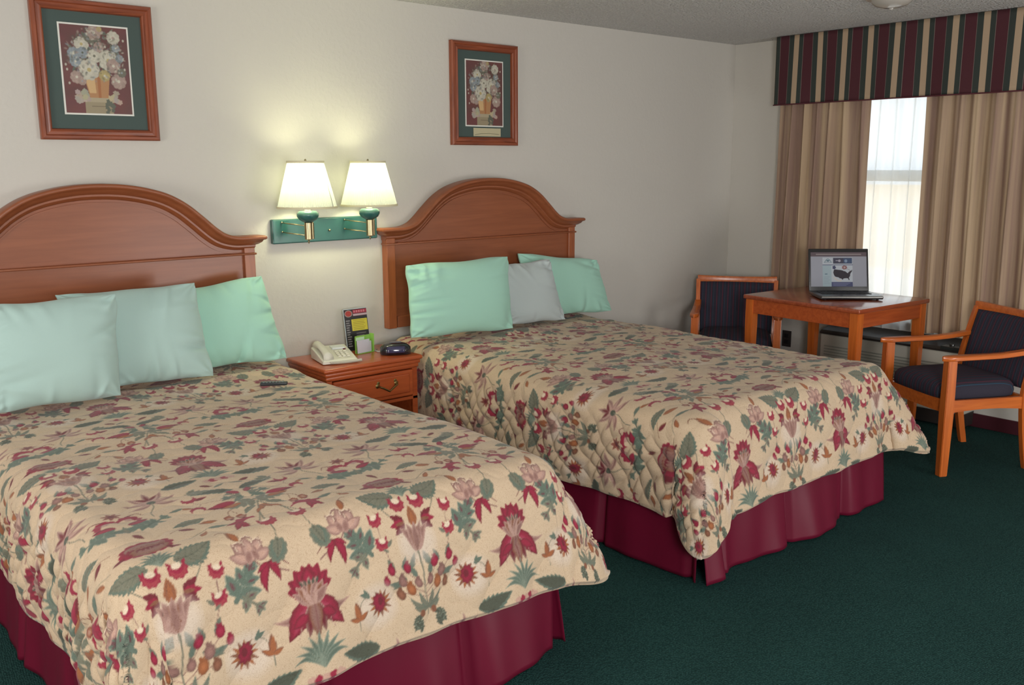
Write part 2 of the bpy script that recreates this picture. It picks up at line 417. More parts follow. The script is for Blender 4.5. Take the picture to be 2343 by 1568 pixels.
# the flowered repeat of the bedspreads: 0.69 m wide, 0.86 m long, mirrored about its middle; u to the side, v towards the foot
TW, TH = .69, .86
def floral_tile():
    bg = lin((202, 179, 151))
    c = Canvas(TW, TH, .0015, bg, -TW / 2, -.36, True)
    red, dred, brn, org = lin((148, 44, 66)), lin((112, 44, 52)), lin((132, 88, 68)), lin((158, 98, 64))
    mau, lmau, pink, cream = lin((142, 106, 98)), lin((180, 146, 134)), lin((190, 154, 138)), lin((222, 202, 178))
    teal, gteal, dgrn, lteal = lin((98, 112, 100)), lin((118, 118, 102)), lin((82, 86, 74)), lin((136, 146, 130))
    vein, halo = lin((108, 76, 78)), lin((218, 206, 196))
    def A(sg, a): return a if sg > 0 else PI - a
    def leaf(sg, u, v, L, W, a, *k, **kw):
        if 'curve' in kw: kw['curve'] *= sg
        c.leaf(sg * u, v, L, W, A(sg, a), *k, **kw)
    def stalk(sg, pts, w=.003, col=gteal, w2=None): c.stroke([(sg * x, y) for x, y in pts], w, col, w2)
    def halo_at(u, v, rx, ry, al=.45):
        c.polar(u, v, rx, ry, 0, halo, 0, 0, soft=.03, alpha=al)
    def lobed(sg, u, v, L, a, col=teal, eye=vein, pairs=3):
        """a deeply cut leaf: pairs of lobes along a bent midrib, wine-coloured eyes"""
        stalk(sg, [(u, v), (u + math.cos(a) * L, v + math.sin(a) * L)], L * .12, col)
        tips = []
        for i in range(pairs):
            t = .12 + .62 * i / max(1, pairs - 1); x, y = u + math.cos(a) * L * t, v + math.sin(a) * L * t
            l2 = L * (.60 - .16 * i)
            for q in (1, -1):
                leaf(sg, x, y, l2, l2 * .60, a + q * (.95 - .1 * i), lteal, None, 3, .16, curve=-.1 * q)
                leaf(sg, x, y, l2 * .94, l2 * .52, a + q * (.95 - .1 * i), col, None, 3, .16, curve=-.1 * q)
                tips.append((x, y, l2, a + q * (.95 - .1 * i)))
        leaf(sg, u + math.cos(a) * L * .6, v + math.sin(a) * L * .6, L * .55, L * .32, a, lteal, None, 4, .14)
        leaf(sg, u + math.cos(a) * L * .6, v + math.sin(a) * L * .6, L * .52, L * .28, a, col, None, 4, .14)
        if eye is not None:
            for x, y, l2, an in tips: leaf(sg, x + math.cos(an) * l2 * .28, y + math.sin(an) * l2 * .28, l2 * .42, l2 * .15, an, eye)
            leaf(sg, u + math.cos(a) * L * .74, v + math.sin(a) * L * .74, L * .28, L * .09, a, eye)
    def plume(sg, u, v, L, W, a, curve=.15, col=gteal):
        """broad saw-edged leaf, pale on one margin"""
        leaf(sg, u, v, L, W, a, teal, None, 8, .14, curve=curve)
        leaf(sg, u + .002, v - .002, L * .93, W * .72, a, col, None, 8, .12, vein=dgrn, curve=curve)
    def cup(sg, u, v, R, tilt=0):
        c.polar(sg * u, v - R * .22, R * .55, R * .50, 0, lin((220, 202, 178)), 6, .1)
        c.crescent(sg * u, v, R, -PI / 2 + sg * tilt, red, .60, .62, None)
        for q in (-1, 1): leaf(sg, u + q * R * .62, v - R * .35, R * .7, R * .34, -PI / 2 + q * .45, red)
        c.crescent(sg * u, v + R * .06, R * .80, -PI / 2 + sg * tilt, lin((158, 66, 74)), .84, .34, None)
    def bud(sg, u, v, L, a, col, dark):
        leaf(sg, u, v, L, L * .42, a, dark); leaf(sg, u, v, L * .92, L * .30, a + .08, col)
    def side(sg):
        # broad leaves beside the cup cluster
        plume(sg, .032, .094, .108, .066, -.30, .20)
        stalk(sg, [(.10, .070), (.088, .12), (.055, .165)])
        stalk(sg, [(.118, .15), (.113, .18), (.113, .21)], .002, mau); stalk(sg, [(.113, .22), (.10, .26), (.085, .30)], .002, mau)
        cup(sg, .118, .148, .020, .3); cup(sg, .113, .214, .020, -.3)
        leaf(sg, .098, .226, .026, .011, -2.4, gteal); leaf(sg, .098, .24, .02, .008, -.6, gteal)
        cup(sg, .033, .117, .024, -.15)
        for k in (-1, 0, 1): leaf(sg, .030, .172, .046, .024, .1 + k * .65, dred if k else red, None, 3, .16)
        leaf(sg, .03, .172, .03, .010, .1, brn)
        lobed(sg, .150, .235, .105, -.95)
        lobed(sg, .168, .228, .062, .75, gteal, vein, 2)
        # blossom of curled petals
        stalk(sg, [(.215, .15), (.235, .172), (.262, .182), (.30, .20)], .004, mau)
        for (du, dv, L, W, a) in ((0, .03, .066, .040, -2.2), (0, .03, .066, .040, -.95), (0, .035, .070, .038, -1.57), (-.008, .03, .052, .030, -2.75), (.008, .03, .052, .030, -.35)):
            leaf(sg, .212 + du, .118 + dv, L, W, a, lmau, mau); leaf(sg, .212 + du, .116 + dv, L * .7, W * .5, a + .1, pink, None)
        for (du, dv, r) in ((-.022, -.012, .014), (.004, -.024, .015), (.026, -.010, .013)):
            c.crescent(sg * (.212 + du), .118 + dv, r, PI / 2 + du * 20, cream, .75, .4)
            c.crescent(sg * (.212 + du), .122 + dv, r * 1.05, PI / 2 + du * 20, mau, .85, .25)
        c.polar(sg * .206, .140, .010, .018, .3, mau, 0, 0, edge=lmau); c.polar(sg * .224, .138, .009, .016, -.3, mau, 0, 0, edge=lmau)
        bud(sg, .196, .092, .050, -1.9, org, brn); stalk(sg, [(.180, .047), (.168, .036), (.155, .042)], .0025, brn)
        # wine-coloured flame
        for (L, a, cv) in ((.075, 1.8, .25), (.060, 1.15, -.2), (.040, 2.6, .1), (.036, .4, .1)): leaf(sg, .250, .164, L, L * .33, a, red, dred, curve=cv)
        stalk(sg, [(.250, .165), (.275, .160), (.305, .185)], .005, dred, .002)
        # round saw-edged leaf and its stem
        stalk(sg, [(.298, .05), (.298, .09), (.288, .120)], .003)
        c.polar(sg * .284, .142, .024, .032, sg * .5, teal, 10, .08, 0, gteal, sharp=.6); plume(sg, .292, .114, .058, .036, 1.9, .0)
        # cups with claws above
        cup(sg, .302, .040, .024, -.1)
        c.crescent(sg * .262, .006, .034, PI / 2 - sg * .9, red, .78, .5)
        for (L, a) in ((.055, 2.1), (.04, 3.0), (.045, 1.3)): leaf(sg, .245, -.004, L, L * .36, a, red, dred)
        stalk(sg, [(.304, .02), (.314, -.03), (.330, -.07), (.345, -.11)], .0045, gteal); stalk(sg, [(.290, .02), (.30, -.0), (.322, -.05)], .003, gteal)
        # berries on twigs
        for pts in ([(0, .36), (.03, .33), (.045, .31)], [(0, .38), (.05, .345), (.10, .30)], [(0, .39), (.05, .37), (.078, .36)]): stalk(sg, pts, .002, mau)
        for (u, v, L, a) in ((.03, .305, .048, -1.9), (.05, .325, .055, .4), (.09, .300, .045, -1.2), (.02, .33, .04, -1.2), (.075, .34, .04, -.3), (.06, .30, .04, -1.9)): leaf(sg, u, v, L, L * .42, a, teal, gteal, 3, .1)
        for (u, v, r, k) in ((.045, .298, .015, red), (.066, .330, .016, mau), (.100, .292, .014, red), (.045, .358, .016, org), (.020, .345, .013, mau), (.078, .366, .014, brn), (.120, .318, .012, red)):
            c.polar(sg * u, v, r * .85, r * 1.15, sg * .4, k, 0, 0, edge=k * .62, inner=k * 1.25)
            for q in (-1.1, -1.57, -2.0): leaf(sg, u, v - r * .6, r * 1.0, r * .4, q, k * .8)
        # shoots, clumps
        for (L, a, cv) in ((.070, -.65, .3), (.055, -1.15, .2), (.05, -.25, .3)): leaf(sg, .0, .42, L, .016, a, gteal, teal, curve=cv)
        for k in range(4): lobed(sg, .020 + k * .006, .470, .034, -.15 - k * .55, dgrn, None, 2)
        c.polar(sg * .022, .432, .009, .010, 0, brn)
        # daisy in a pale halo
        halo_at(sg * .162, .372, .062, .056)
        for k in range(13): c.leaf(sg * .150, .368, .040, .011, k * 2 * PI / 13, brn if k % 2 else org)
        c.polar(sg * .153, .365, .019, .026, sg * .3, red, 9, .12, 0, dred); c.polar(sg * .150, .362, .008, .012, 0, dred)
        leaf(sg, .180, .34, .032, .014, -.4, teal); leaf(sg, .184, .345, .03, .012, -1.2, teal)
        # small brown lily
        stalk(sg, [(.185, .335), (.21, .35), (.222, .385), (.222, .42)], .0022)
        for (L, a) in ((.052, -1.5), (.034, -2.6), (.032, -.4)): bud(sg, .222, .392, L, a, org, brn)
        plume(sg, .175, .478, .120, .050, -.22, .12, dgrn)
        # teal leaf embracing cups, on the level part
        lobed(sg, .085, -.165, .085, -.25 + PI, teal, None, 3); lobed(sg, .07, -.155, .055, -.55, teal, None, 2)
        c.crescent(sg * .030, -.215, .032, PI * .5 + sg * .6, red, .74, .5); bud(sg, .015, -.178, .060, -.3, red, dred)
        c.polar(sg * .030, -.220, .010, .008, 0, lmau); stalk(sg, [(.03, -.245), (.06, -.255), (.075, -.235)], .005, dred, .002)
        # splayed lily
        for k in range(7):
            leaf(sg, .12, -.31, .078, .022, -1.57 + (k - 3) * .66, mau, lmau, curve=.12 * (k - 3)); leaf(sg, .12, -.31, .06, .010, -1.57 + (k - 3) * .66, lmau, None, curve=.12 * (k - 3))
        for k in (-1, 0, 1): leaf(sg, .12, -.325, .045, .013, -1.57 + k * .8, dred, mau)
        c.polar(sg * .12, -.305, .012, .013, 0, dgrn); stalk(sg, [(.12, -.30), (.115, -.27), (.095, -.235), (.09, -.20)], .004, gteal, .003)
        # cherries
        stalk(sg, [(.345, -.12), (.30, -.115), (.255, -.095), (.243, -.065)], .0026, brn); stalk(sg, [(.26, -.1), (.262, -.085), (.268, -.065)], .002, brn)
        for (u, v) in ((.236, -.050), (.268, -.044)):
            c.polar(sg * u, v, .013, .016, 0, org, 5, .08, 0, dred, inner=lmau)
            for q in (1.2, 1.57, 1.9): leaf(sg, u, v + .01, .013, .005, q, dred)
        # branching shoot around the iris column
        lobed(sg, .345, -.13, .075, PI - .25, gteal, None, 3); lobed(sg, .335, -.165, .06, PI + .5, teal, None, 2)
        bud(sg, .300, -.152, .085, PI - .05, red, dred); bud(sg, .305, -.128, .062, PI + .02, org, brn)
        leaf(sg, .33, -.09, .06, .020, PI - .7, gteal, teal, 3, curve=.2); bud(sg, .345, -.085, .045, 1.9, org, brn); leaf(sg, .345, -.06, .05, .014, 2.4, org, brn, curve=.3)
        lobed(sg, .325, -.185, .045, -2.0, gteal, None, 2)
        bud(sg, .335, -.205, .055, PI + 1.0, red, dred)
        plume(sg, .335, -.245, .120, .036, PI + .25, .15, dgrn)
        # outlying cups, twigs, small leaves
        stalk(sg, [(.2, -.175), (.218, -.20), (.2, -.235)], .002, mau); stalk(sg, [(.218, -.2), (.26, -.19), (.30, -.17)], .002, mau)
        c.crescent(sg * .198, -.165, .021, PI / 2 + sg * .3, red, .68, .5); c.crescent(sg * .205, -.250, .021, -PI / 2, red, .68, .5); bud(sg, .215, -.235, .04, -.2, dred, red)
        leaf(sg, .17, -.205, .045, .016, 2.9, teal, gteal, 3); bud(sg, .165, -.20, .035, .6, org, brn)
        plume(sg, .185, -.095, .090, .034, 3.0, .1); bud(sg, .16, -.070, .05, .25, org, brn); stalk(sg, [(.13, -.075), (.10, -.06), (.075, -.045)], .002, brn)
        bud(sg, .10, -.055, .045, .5, dred, brn); lobed(sg, .215, -.30, .06, .2, gteal, None, 3)
        leaf(sg, .165, -.02, .055, .018, .3, teal, gteal, 4); stalk(sg, [(.165, -.02), (.13, -.0), (.10, .02)], .002, gteal); bud(sg, .13, .025, .04, -.9, org, brn)
        leaf(sg, .30, -.30, .045, .014, -.5, gteal, teal, 3); bud(sg, .27, -.335, .04, .4, dred, brn)
    for sg in (1, -1): side(sg)
    U = TW / 2
    # iris: hanging falls, curled side petals, ruffled standards, pale cup
    for sg in (1, -1):
        c.leaf(U + sg * .015, .275, .105, .030, PI / 2 - sg * 1.15, mau, lmau, curve=sg * .55)
        c.leaf(U + sg * .015, .285, .080, .022, PI / 2 - sg * .85, lmau, mau, curve=sg * .5)
        c.leaf(U + sg * .012, .285, .112, .052, PI / 2 - sg * .62, red, dred, 5, .05); c.leaf(U + sg * .020, .300, .080, .024, PI / 2 - sg * .60, lin((160, 64, 84)), red); c.leaf(U + sg * .006, .295, .085, .030, PI / 2 - sg * .22, dred, mau)
        c.stroke([(U + sg * .010, .290), (U + sg * .035, .335), (U + sg * .050, .375)], .0018, lmau)
        c.leaf(U + sg * .02, .32, .05, .028, PI / 2 - sg * 1.0, red, dred)
    c.leaf(U, .285, .105, .034, PI / 2, mau, brn); c.stroke([(U, .29), (U, .37)], .0016, dred)
    for sg in (1, -1):
        for (a, L) in ((1.35, .062), (.95, .068), (.5, .072), (.15, .070)):
            c.leaf(U, .268, L, .042, -PI / 2 + sg * a, dred, red, 3, .1); c.leaf(U, .266, L * .8, .022, -PI / 2 + sg * a, red, None)
    c.leaf(U, .270, .066, .042, -PI / 2, red, dred)
    for k in range(-3, 4): c.leaf(U, .300, .070 - .003 * abs(k), .026, -PI / 2 + k * .30, mau if k % 2 else brn, lmau)
    c.leaf(U - .004, .302, .058, .012, -PI / 2 - .35, lmau); c.leaf(U + .004, .302, .05, .010, -PI / 2 + .25, lmau)
    for k in range(5): c.leaf(U + .009 * (k - 2), .252, .018, .006, -PI / 2 + .2 * (k - 2), dgrn)
    for (u0, v0, s_) in ((U, .462, 1.25), (0, .098, .85)):
        for k in range(9): c.leaf(u0, v0, .078 * s_ * (1 - .05 * abs(k - 4)), .013 * s_, -PI / 2 + (k - 4) * .33, teal, lteal, curve=.14 * (k - 4) * -1)
    for k in range(5): c.polar(U + .018 * (k - 2), .490, .013, .014, 0, red if k % 2 else pink, 5, .12, k)
    # middle column
    halo_at(0, .235, .062, .055)
    c.leaf(0, .188, .060, .030, -PI / 2, brn, org); c.leaf(0, .186, .045, .014, -PI / 2, org, None)
    c.stroke([(0, .25), (.004, .30), (-.003, .36), (0, .44)], .005, gteal, .0035)
    for k in (-2, 2, -1, 1, 0): c.leaf(k * .003, .258, .085, .030, -PI / 2 + k * .26, mau, lmau, curve=-.12 * k)
    for k in (-1, 1): c.stroke([(0, .256), (k * .012, .23), (k * .010, .19)], .0014, brn)
    # cabbage rose
    c.polar(0, -.002, .064, .038, 0, dred, 12, .07, 0, red, sharp=.6)
    for k in range(7): c.crescent(-.036 + .012 * k, -.012 - .006 * math.sin(k * PI / 6), .013, PI / 2, mau, .7, .5)
    c.polar(.006, .008, .044, .022, 0, mau, 9, .09, .3, brn, sharp=.6)
    for k in range(5): c.crescent(-.016 + .012 * k, .004, .010, PI / 2, dred, .75, .45)
    c.leaf(-.055, .01, .035, .014, PI, dred); c.leaf(.04, .02, .04, .014, .6, dred)
    # flower between the teal leaves
    for k in range(7): c.leaf(0, -.27, .028, .012, k * .9, brn, red)
    c.polar(0, -.27, .009, .009, 0, dred); c.leaf(0, -.12, .055, .018, -PI / 2, gteal, teal, 4); bud_ = c.leaf(0, -.10, .045, .018, PI / 2 - .4, dred, brn)
    # second iris seen between the lilies is the same as at the edge; small filling sprays
    rs = np.random.RandomState(9)
    return c
TILE = floral_tile()

# ------------------------------------------------------------------ room shell
XR, XL, YF, H = 4.026, -3.6, -6.6, 2.44
def slab(name, *a, m=WALL):
    bm = bmesh.new(); box(bm, *a); o = obj(name, bm, m); struct(o); return o
slab('wall_back', XL - .15, XR + .15, 0, .15, -.1, H + .1)
slab('wall_left', XL - .15, XL, YF, 0, -.1, H + .1)
slab('wall_front', XL - .15, XR + .15, YF - .15, YF, -.1, H + .1)
slab('floor', XL, XR + .15, YF, 0, -.1, 0, m=CARPET)
slab('ceiling', XL - .15, XR + .15, YF, 0, H, H + .1, m=CEIL)
WY0, WY1, WZ0, WZ1 = -2.75, -.62, .60, 2.12
bm = bmesh.new()
box(bm, XR, XR + .15, WY1, 0, 0, H); box(bm, XR, XR + .15, YF, WY0, 0, H)
box(bm, XR, XR + .15, WY0, WY1, 0, WZ0); box(bm, XR, XR + .15, WY0, WY1, WZ1, H)
struct(obj('wall_right', bm, WALL))
# baseboard
BASE = mat('maroon_vinyl_baseboard', srgb(70, 24, 34), .5)
bm = bmesh.new(); box(bm, XR - .012, XR - .0005, -5.5, -.013, 0.0005, .085, .003); struct(obj('baseboard_right', bm, BASE))
bm = bmesh.new(); box(bm, XL + .001, XR - .013, -.0125, -.0005, 0.0005, .085, .003); struct(obj('baseboard_back', bm, BASE))
# window
ALU = mat('bronze_window_frame', srgb(226, 214, 190), .5)
wf = bmesh.new()
fx0, fx1 = XR + .05, XR + .10
for y in (WY0 + .02, -1.72, WY1 - .02):
    box(wf, fx0, fx1, y - .025, y + .025, WZ0, WZ1)
for z in (WZ0 + .02, 1.52, WZ1 - .02):
    box(wf, fx0 + .003, fx1 - .003, WY0, WY1, z - .035, z + .035)
w1 = obj('window_1', wf, ALU); struct(w1)
GL = bpy.data.materials.new('window_glass'); n, l = nodes_of(GL)
n['Principled BSDF'].inputs['Transmission Weight'].default_value = 1; n['Principled BSDF'].inputs['Roughness'].default_value = 0
n['Principled BSDF'].inputs['IOR'].default_value = 1.1
bm = bmesh.new(); box(bm, XR + .073, XR + .077, WY0 + .01, WY1 - .01, WZ0 + .01, WZ1 - .01); gp = obj('window_pane', bm, GL, w1)
bm = bmesh.new(); box(bm, XR - .02, XR + .05, WY0 - .02, WY1 + .02, WZ0 - .02, WZ0 - .0005, .004); struct(obj('trim_1', bm, mat('sill_paint', srgb(205, 198, 186), .5)))
# outdoors, seen only through the sheer
slab('exterior_ground', XR + .15, 30, -16, 16, -.15, -.1, m=mat('sunlit_paving', srgb(216, 208, 196), .9, noise_amt=.15, noise_scale=1.2))
bm = bmesh.new(); box(bm, 13, 13.4, -12, 12, -.1, 1.25); struct(obj('exterior_wall', bm, mat('stucco_wall', srgb(226, 208, 178), .9, noise_amt=.2, noise_scale=2)))

# ------------------------------------------------------------------ bedspreads, skirts
RNG = np.random.RandomState(4)
def smooth01(t):
    t = np.clip(t, 0, 1); return t * t * (3 - 2 * t)

def bedspread(xl, xr, yf, ztop, drop, name, label, uc, v0, corner_l, corner_r, seed, side_flare=(.10, .10), foot_flare=.20, grow=0.0):
    """xl, xr: outer faces of the mattress; yf: its foot; the cloth is a rectangle with rounded corners laid over it"""
    R = .10
    ax0, ax1, ay0 = xl + R, xr - R, yf + R                   # inner rectangle where the cloth is level
    Lc = R * PI / 2 + drop                                    # cloth beyond the inner rectangle
    nx, ny = 590, 640
    def spaced(a, b, n, dens):
        t = np.linspace(0, 1, n); w = dens(t); c = np.concatenate([[0], np.cumsum((w[1:] + w[:-1]) / 2)]); return a + (b - a) * c / c[-1]
    X = spaced(ax0 - Lc, ax1 + Lc, nx, lambda t: 1 + 0 * t)
    Y = spaced(ay0 - Lc, -.045, ny, lambda t: .68 + .64 * t)
    PX, PY = np.meshgrid(X, Y)
    cx = np.clip(PX, ax0, ax1); cy = np.maximum(PY, ay0)
    a = PX - cx; b = PY - cy
    m = np.maximum(np.abs(a), np.abs(b)); th = np.arctan2(-b, np.abs(a))            # 0 = side, pi/2 = foot
    left = (a < 0); right = (a > 0)
    corner = (np.abs(a) > 1e-9) & (b < -1e-9)
    k = np.where(left, corner_l['long'], corner_r['long'])
    g = np.where(corner, 1 + k * np.sin(2 * np.where(corner, th, 0)) ** 2, 1.0)
    d = m * g
    rr = np.hypot(a, b) + 1e-12
    nxv = np.where(m > 1e-9, a / rr, 0); nyv = np.where(m > 1e-9, b / rr, 0)
    U, V = cx + nxv * d, cy + nyv * d                                            # where the cloth pattern lies
    # flare of the hanging part
    ss = np.where(m < 1e-9, 0, np.abs(np.sin(np.where(corner, th, np.where(np.abs(b) > np.abs(a), PI / 2, 0)))))
    sf = np.where(left, side_flare[0], side_flare[1])
    base = sf * (1 - ss) + foot_flare * ss
    cc = np.where(left, corner_l['flare'], corner_r['flare'])
    wdt = np.where(left, corner_l['width'], corner_r['width'])
    # the cone fold begins a little before the corner on either side
    dist_side = np.where(corner, 0, np.where(np.abs(a) > 1e-9, (cy - ay0), np.minimum(cx - ax0, ax1 - cx)))
    lr = np.where(np.abs(a) > 1e-9, left, (cx - ax0) < (ax1 - cx))
    cc2 = np.where(lr, corner_l['flare'], corner_r['flare']); wd2 = np.where(lr, corner_l['width'], corner_r['width'])
    tt = np.where(corner, np.abs(th - PI / 4) / (PI / 4), 1.0)
    bump = np.where(corner, np.exp(-(tt / np.maximum(wdt, .05)) ** 2), 0.0)
    phi = base + (cc - base) * bump
    # folds along the drop
    s_side = np.where(np.abs(a) > np.abs(b), cy, cx)
    f1 = np.sin(s_side * 9.5 + seed) * .5 + np.sin(s_side * 21 + seed * 2.3) * .3 + np.sin(s_side * 37 + seed) * .12
    alpha_max = PI / 2 - phi
    al = np.minimum(d / R, alpha_max)
    hor = R * np.sin(al); ver = R * (1 - np.cos(al))
    t = np.maximum(d - R * alpha_max, 0)
    hor = hor + t * np.sin(phi); ver = ver + t * np.cos(phi)
    amp = .022 * smooth01((d - R) / (drop + 1e-6)) * np.where(corner, 0.35, 1.0) * np.where(np.abs(a) > np.abs(b), 1.0, .8)
    if grow: amp = amp * np.where(left & (np.abs(a) > np.abs(b)), smooth01((-cy - .42) / .5), 1)
    hor = hor + amp * f1
    if grow:
        hor = hor + np.where(left, grow, 0) * smooth01((-cy - .45) / .9) * smooth01(d / R)
    # narrow tucked fold at a corner that hangs straight
    tuck = np.where(left, corner_l.get('tuck', 0), corner_r.get('tuck', 0))
    hor = hor + tuck * smooth01((d - R * .8) / (drop)) * (np.exp(-(tt / .42) ** 2) - .55 * np.exp(-((tt - .85) / .3) ** 2)) * corner
    # soft surface of the filled cloth
    ZX = np.zeros_like(PX)
    lx, ly = cx + nxv * hor, cy + nyv * hor
    crown = .012 * np.clip(1 - ((cx - (ax0 + ax1) / 2) / ((ax1 - ax0) / 2)) ** 2, 0, 1)
    und = .006 * np.sin(cx * 5.1 + seed) * np.sin(cy * 4.3 + seed * 1.7) + .003 * np.sin(cx * 13 + cy * 9 + seed)
    z = ztop - ver + crown + und
    # cloth gathered round the pillows at the head
    z = z + .016 * np.exp(-((cy + .40) / .05) ** 2) * np.exp(-(m / .08) ** 2) * (.6 + .4 * np.sin(cx * 11 + seed))
    z = z + .012 * smooth01((cy + .3) / .25)
    P = np.stack([lx, ly, z], -1)
    # quilting relief along the normal
    dU = np.gradient(P, axis=1); dV = np.gradient(P, axis=0)
    N = np.cross(dU, dV); N /= np.linalg.norm(N, axis=-1, keepdims=True) + 1e-12
    q1 = (V + .020 * np.sin(U * 2 * PI / .21) + .008 * np.sin(U * 2 * PI / .083 + 1)) / .085
    q2 = (U + .030 * np.sin(V * 2 * PI / .26 + .7) + .35 * V) / .12
    hq = np.abs(np.sin(PI * q1)) ** .45 * .0036 + np.abs(np.sin(PI * q2)) ** .5 * .0016
    side = smooth01((m - R) / .12) * (np.abs(a) > np.abs(b))
    q3 = (U * .75 + V) / .075 + .25 * np.sin(V * 30); q4 = (U * .9 - V) / .085 + .2 * np.sin(U * 26 + V * 8)
    hs = (np.abs(np.sin(PI * q3)) * np.abs(np.sin(PI * q4))) ** .6 * .016
    foot = smooth01((m - R) / .12) * (np.abs(b) >= np.abs(a)) * smooth01(m / .1)
    hf = np.abs(np.sin(PI * (U * .8 - V * .75 + .015 * np.sin(V * 25)) / .16)) ** .6 * .013
    if grow: hs = hs * np.where(left, .25 + .75 * smooth01((-cy - .35) / .4), 1)
    hh = hq * (1 - side * .5) + hs * side + hf * foot
    # padded rolled hem
    e = (Lc - m) ; hh = hh * smooth01((e - .002) / .012) + .004 * np.exp(-((e - .012) / .008) ** 2)
    hh = hh * (1 - side * (1 - smooth01(e / .09)) * .8)
    P = P + N * hh[..., None]
    # hem: turn the last rows in a little
    col = TILE.sample(U - uc, -(V - v0))
    o = grid_mesh(name, P, SPREAD, None, col)
    sm = o.modifiers.new('thickness', 'SOLIDIFY'); sm.thickness = .008; sm.offset = -1
    return tag(o, label, 'bedspread', 'floral quilted bedspreads')
SPREAD = vcol_mat('floral_quilted_cloth', .85, fabric=True)

B1 = (-1.120, .227); B2 = (.979, 2.376); YFT = -2.159
bedspread(B1[0] - .020, B1[1] + .065, -2.165, .665, .30, 'bedspread', 'floral quilted bedspread on the nearer bed, with the small dark remote lying on it', -1.02, -2.02,
          dict(flare=.10, width=.6, long=.10, tuck=.03), dict(flare=.47, width=.75, long=.11), 1.3, (.02, .07), .26)
bedspread(B2[0] - .002, B2[1] + .055, -2.165, .665, .30, 'bedspread', 'floral quilted bedspread on the farther bed, beside the wooden table', .845, -2.05,
          dict(flare=.16, width=.55, long=.24, tuck=.045), dict(flare=.56, width=.8, long=.20), 3.1, (.03, .12), .20, grow=.045)

SATIN = mat('maroon_satin', srgb(106, 17, 44), .45, spec=.3, sheen=.0, noise_amt=.12, noise_scale=5)
def skirt_panel(p0, p1, nrm, seed, hz=.40, out=1.0):
    p0, p1, nrm = Vector(p0), Vector(p1), Vector(nrm); L = (p1 - p0).length
    nx, nz = int(L / .012), 26
    s = np.linspace(0, L, nx); z = np.linspace(.004, hz, nz)
    S, Z = np.meshgrid(s, z)
    f = .5 * np.sin(S * 7.5 + seed) + .32 * np.sin(S * 17 + seed * 3 + Z * 3) + .2 * np.sin(S * 31 + 2 * seed)
    pleat = np.exp(-((((S / .46 + seed) % 1) - .5) / .035) ** 2)
    off = -.014 + (1 - Z / hz) * (.052 + .046 * f) * out - .028 * pleat
    Zs = Z + (1 - Z / hz) * .012 * (1 + f * .8) * 0.6
    d = (p1 - p0).normalized()
    return np.stack([p0.x + d.x * S + nrm.x * off, p0.y + d.y * S + nrm.y * off, Zs], -1)
def bed(b, label, seed):
    cxm = (b[0] + b[1]) / 2
    t = thing('bed', label, 'bed', (cxm, -1.1, 0), 0, 'beds')
    def L(P): P = P.copy(); P[..., 0] -= cxm; P[..., 1] += 1.1; return P
    m_ = bmesh.new(); box(m_, b[0] + .02 - cxm, b[1] - .02 - cxm, YFT + .04 + 1.1, -.12 + 1.1, .36, .625, .05, 4); obj('mattress', m_, mat('mattress_ticking', srgb(225, 222, 214), .8), t, True)
    m_ = bmesh.new(); box(m_, b[0] + .03 - cxm, b[1] - .03 - cxm, YFT + .05 + 1.1, -.12 + 1.1, .06, .355, .01, 2); obj('box_spring', m_, mat('box_spring_cloth', srgb(200, 196, 188), .8), t)
    for sx in (b[0] + .12, b[1] - .16):
        for sy in (YFT + .18, -.3):
            m_ = bmesh.new(); lathe(m_, [(.02, 0), (.026, .005), (.026, .03), (.012, .035), (.012, .065)], 16, Matrix.Translation((sx - cxm, sy + 1.1, 0))); obj('caster', m_, mat('black_rubber', srgb(25, 25, 25), .6), t, True, 40)
    for P, nm in ((skirt_panel((b[0], YFT, 0), (b[1], YFT, 0), (0, -1, 0), seed), 'foot_skirt'),
                  (skirt_panel((b[0], -.14, 0), (b[0], YFT, 0), (-1, 0, 0), seed + 1, out=.55), 'side_skirt'),
                  (skirt_panel((b[1], YFT, 0), (b[1], -.14, 0), (1, 0, 0), seed + 2), 'side_skirt')):
        o = grid_mesh(nm, L(P), SATIN, t)
        sm = o.modifiers.new('thickness', 'SOLIDIFY'); sm.thickness = .003; sm.offset = -1
    return t
bed(B1, 'nearer double bed with maroon satin skirt, cut off by the left of the picture', .4)
bed(B2, 'farther double bed with maroon satin skirt, standing right of the nightstand', 2.2)

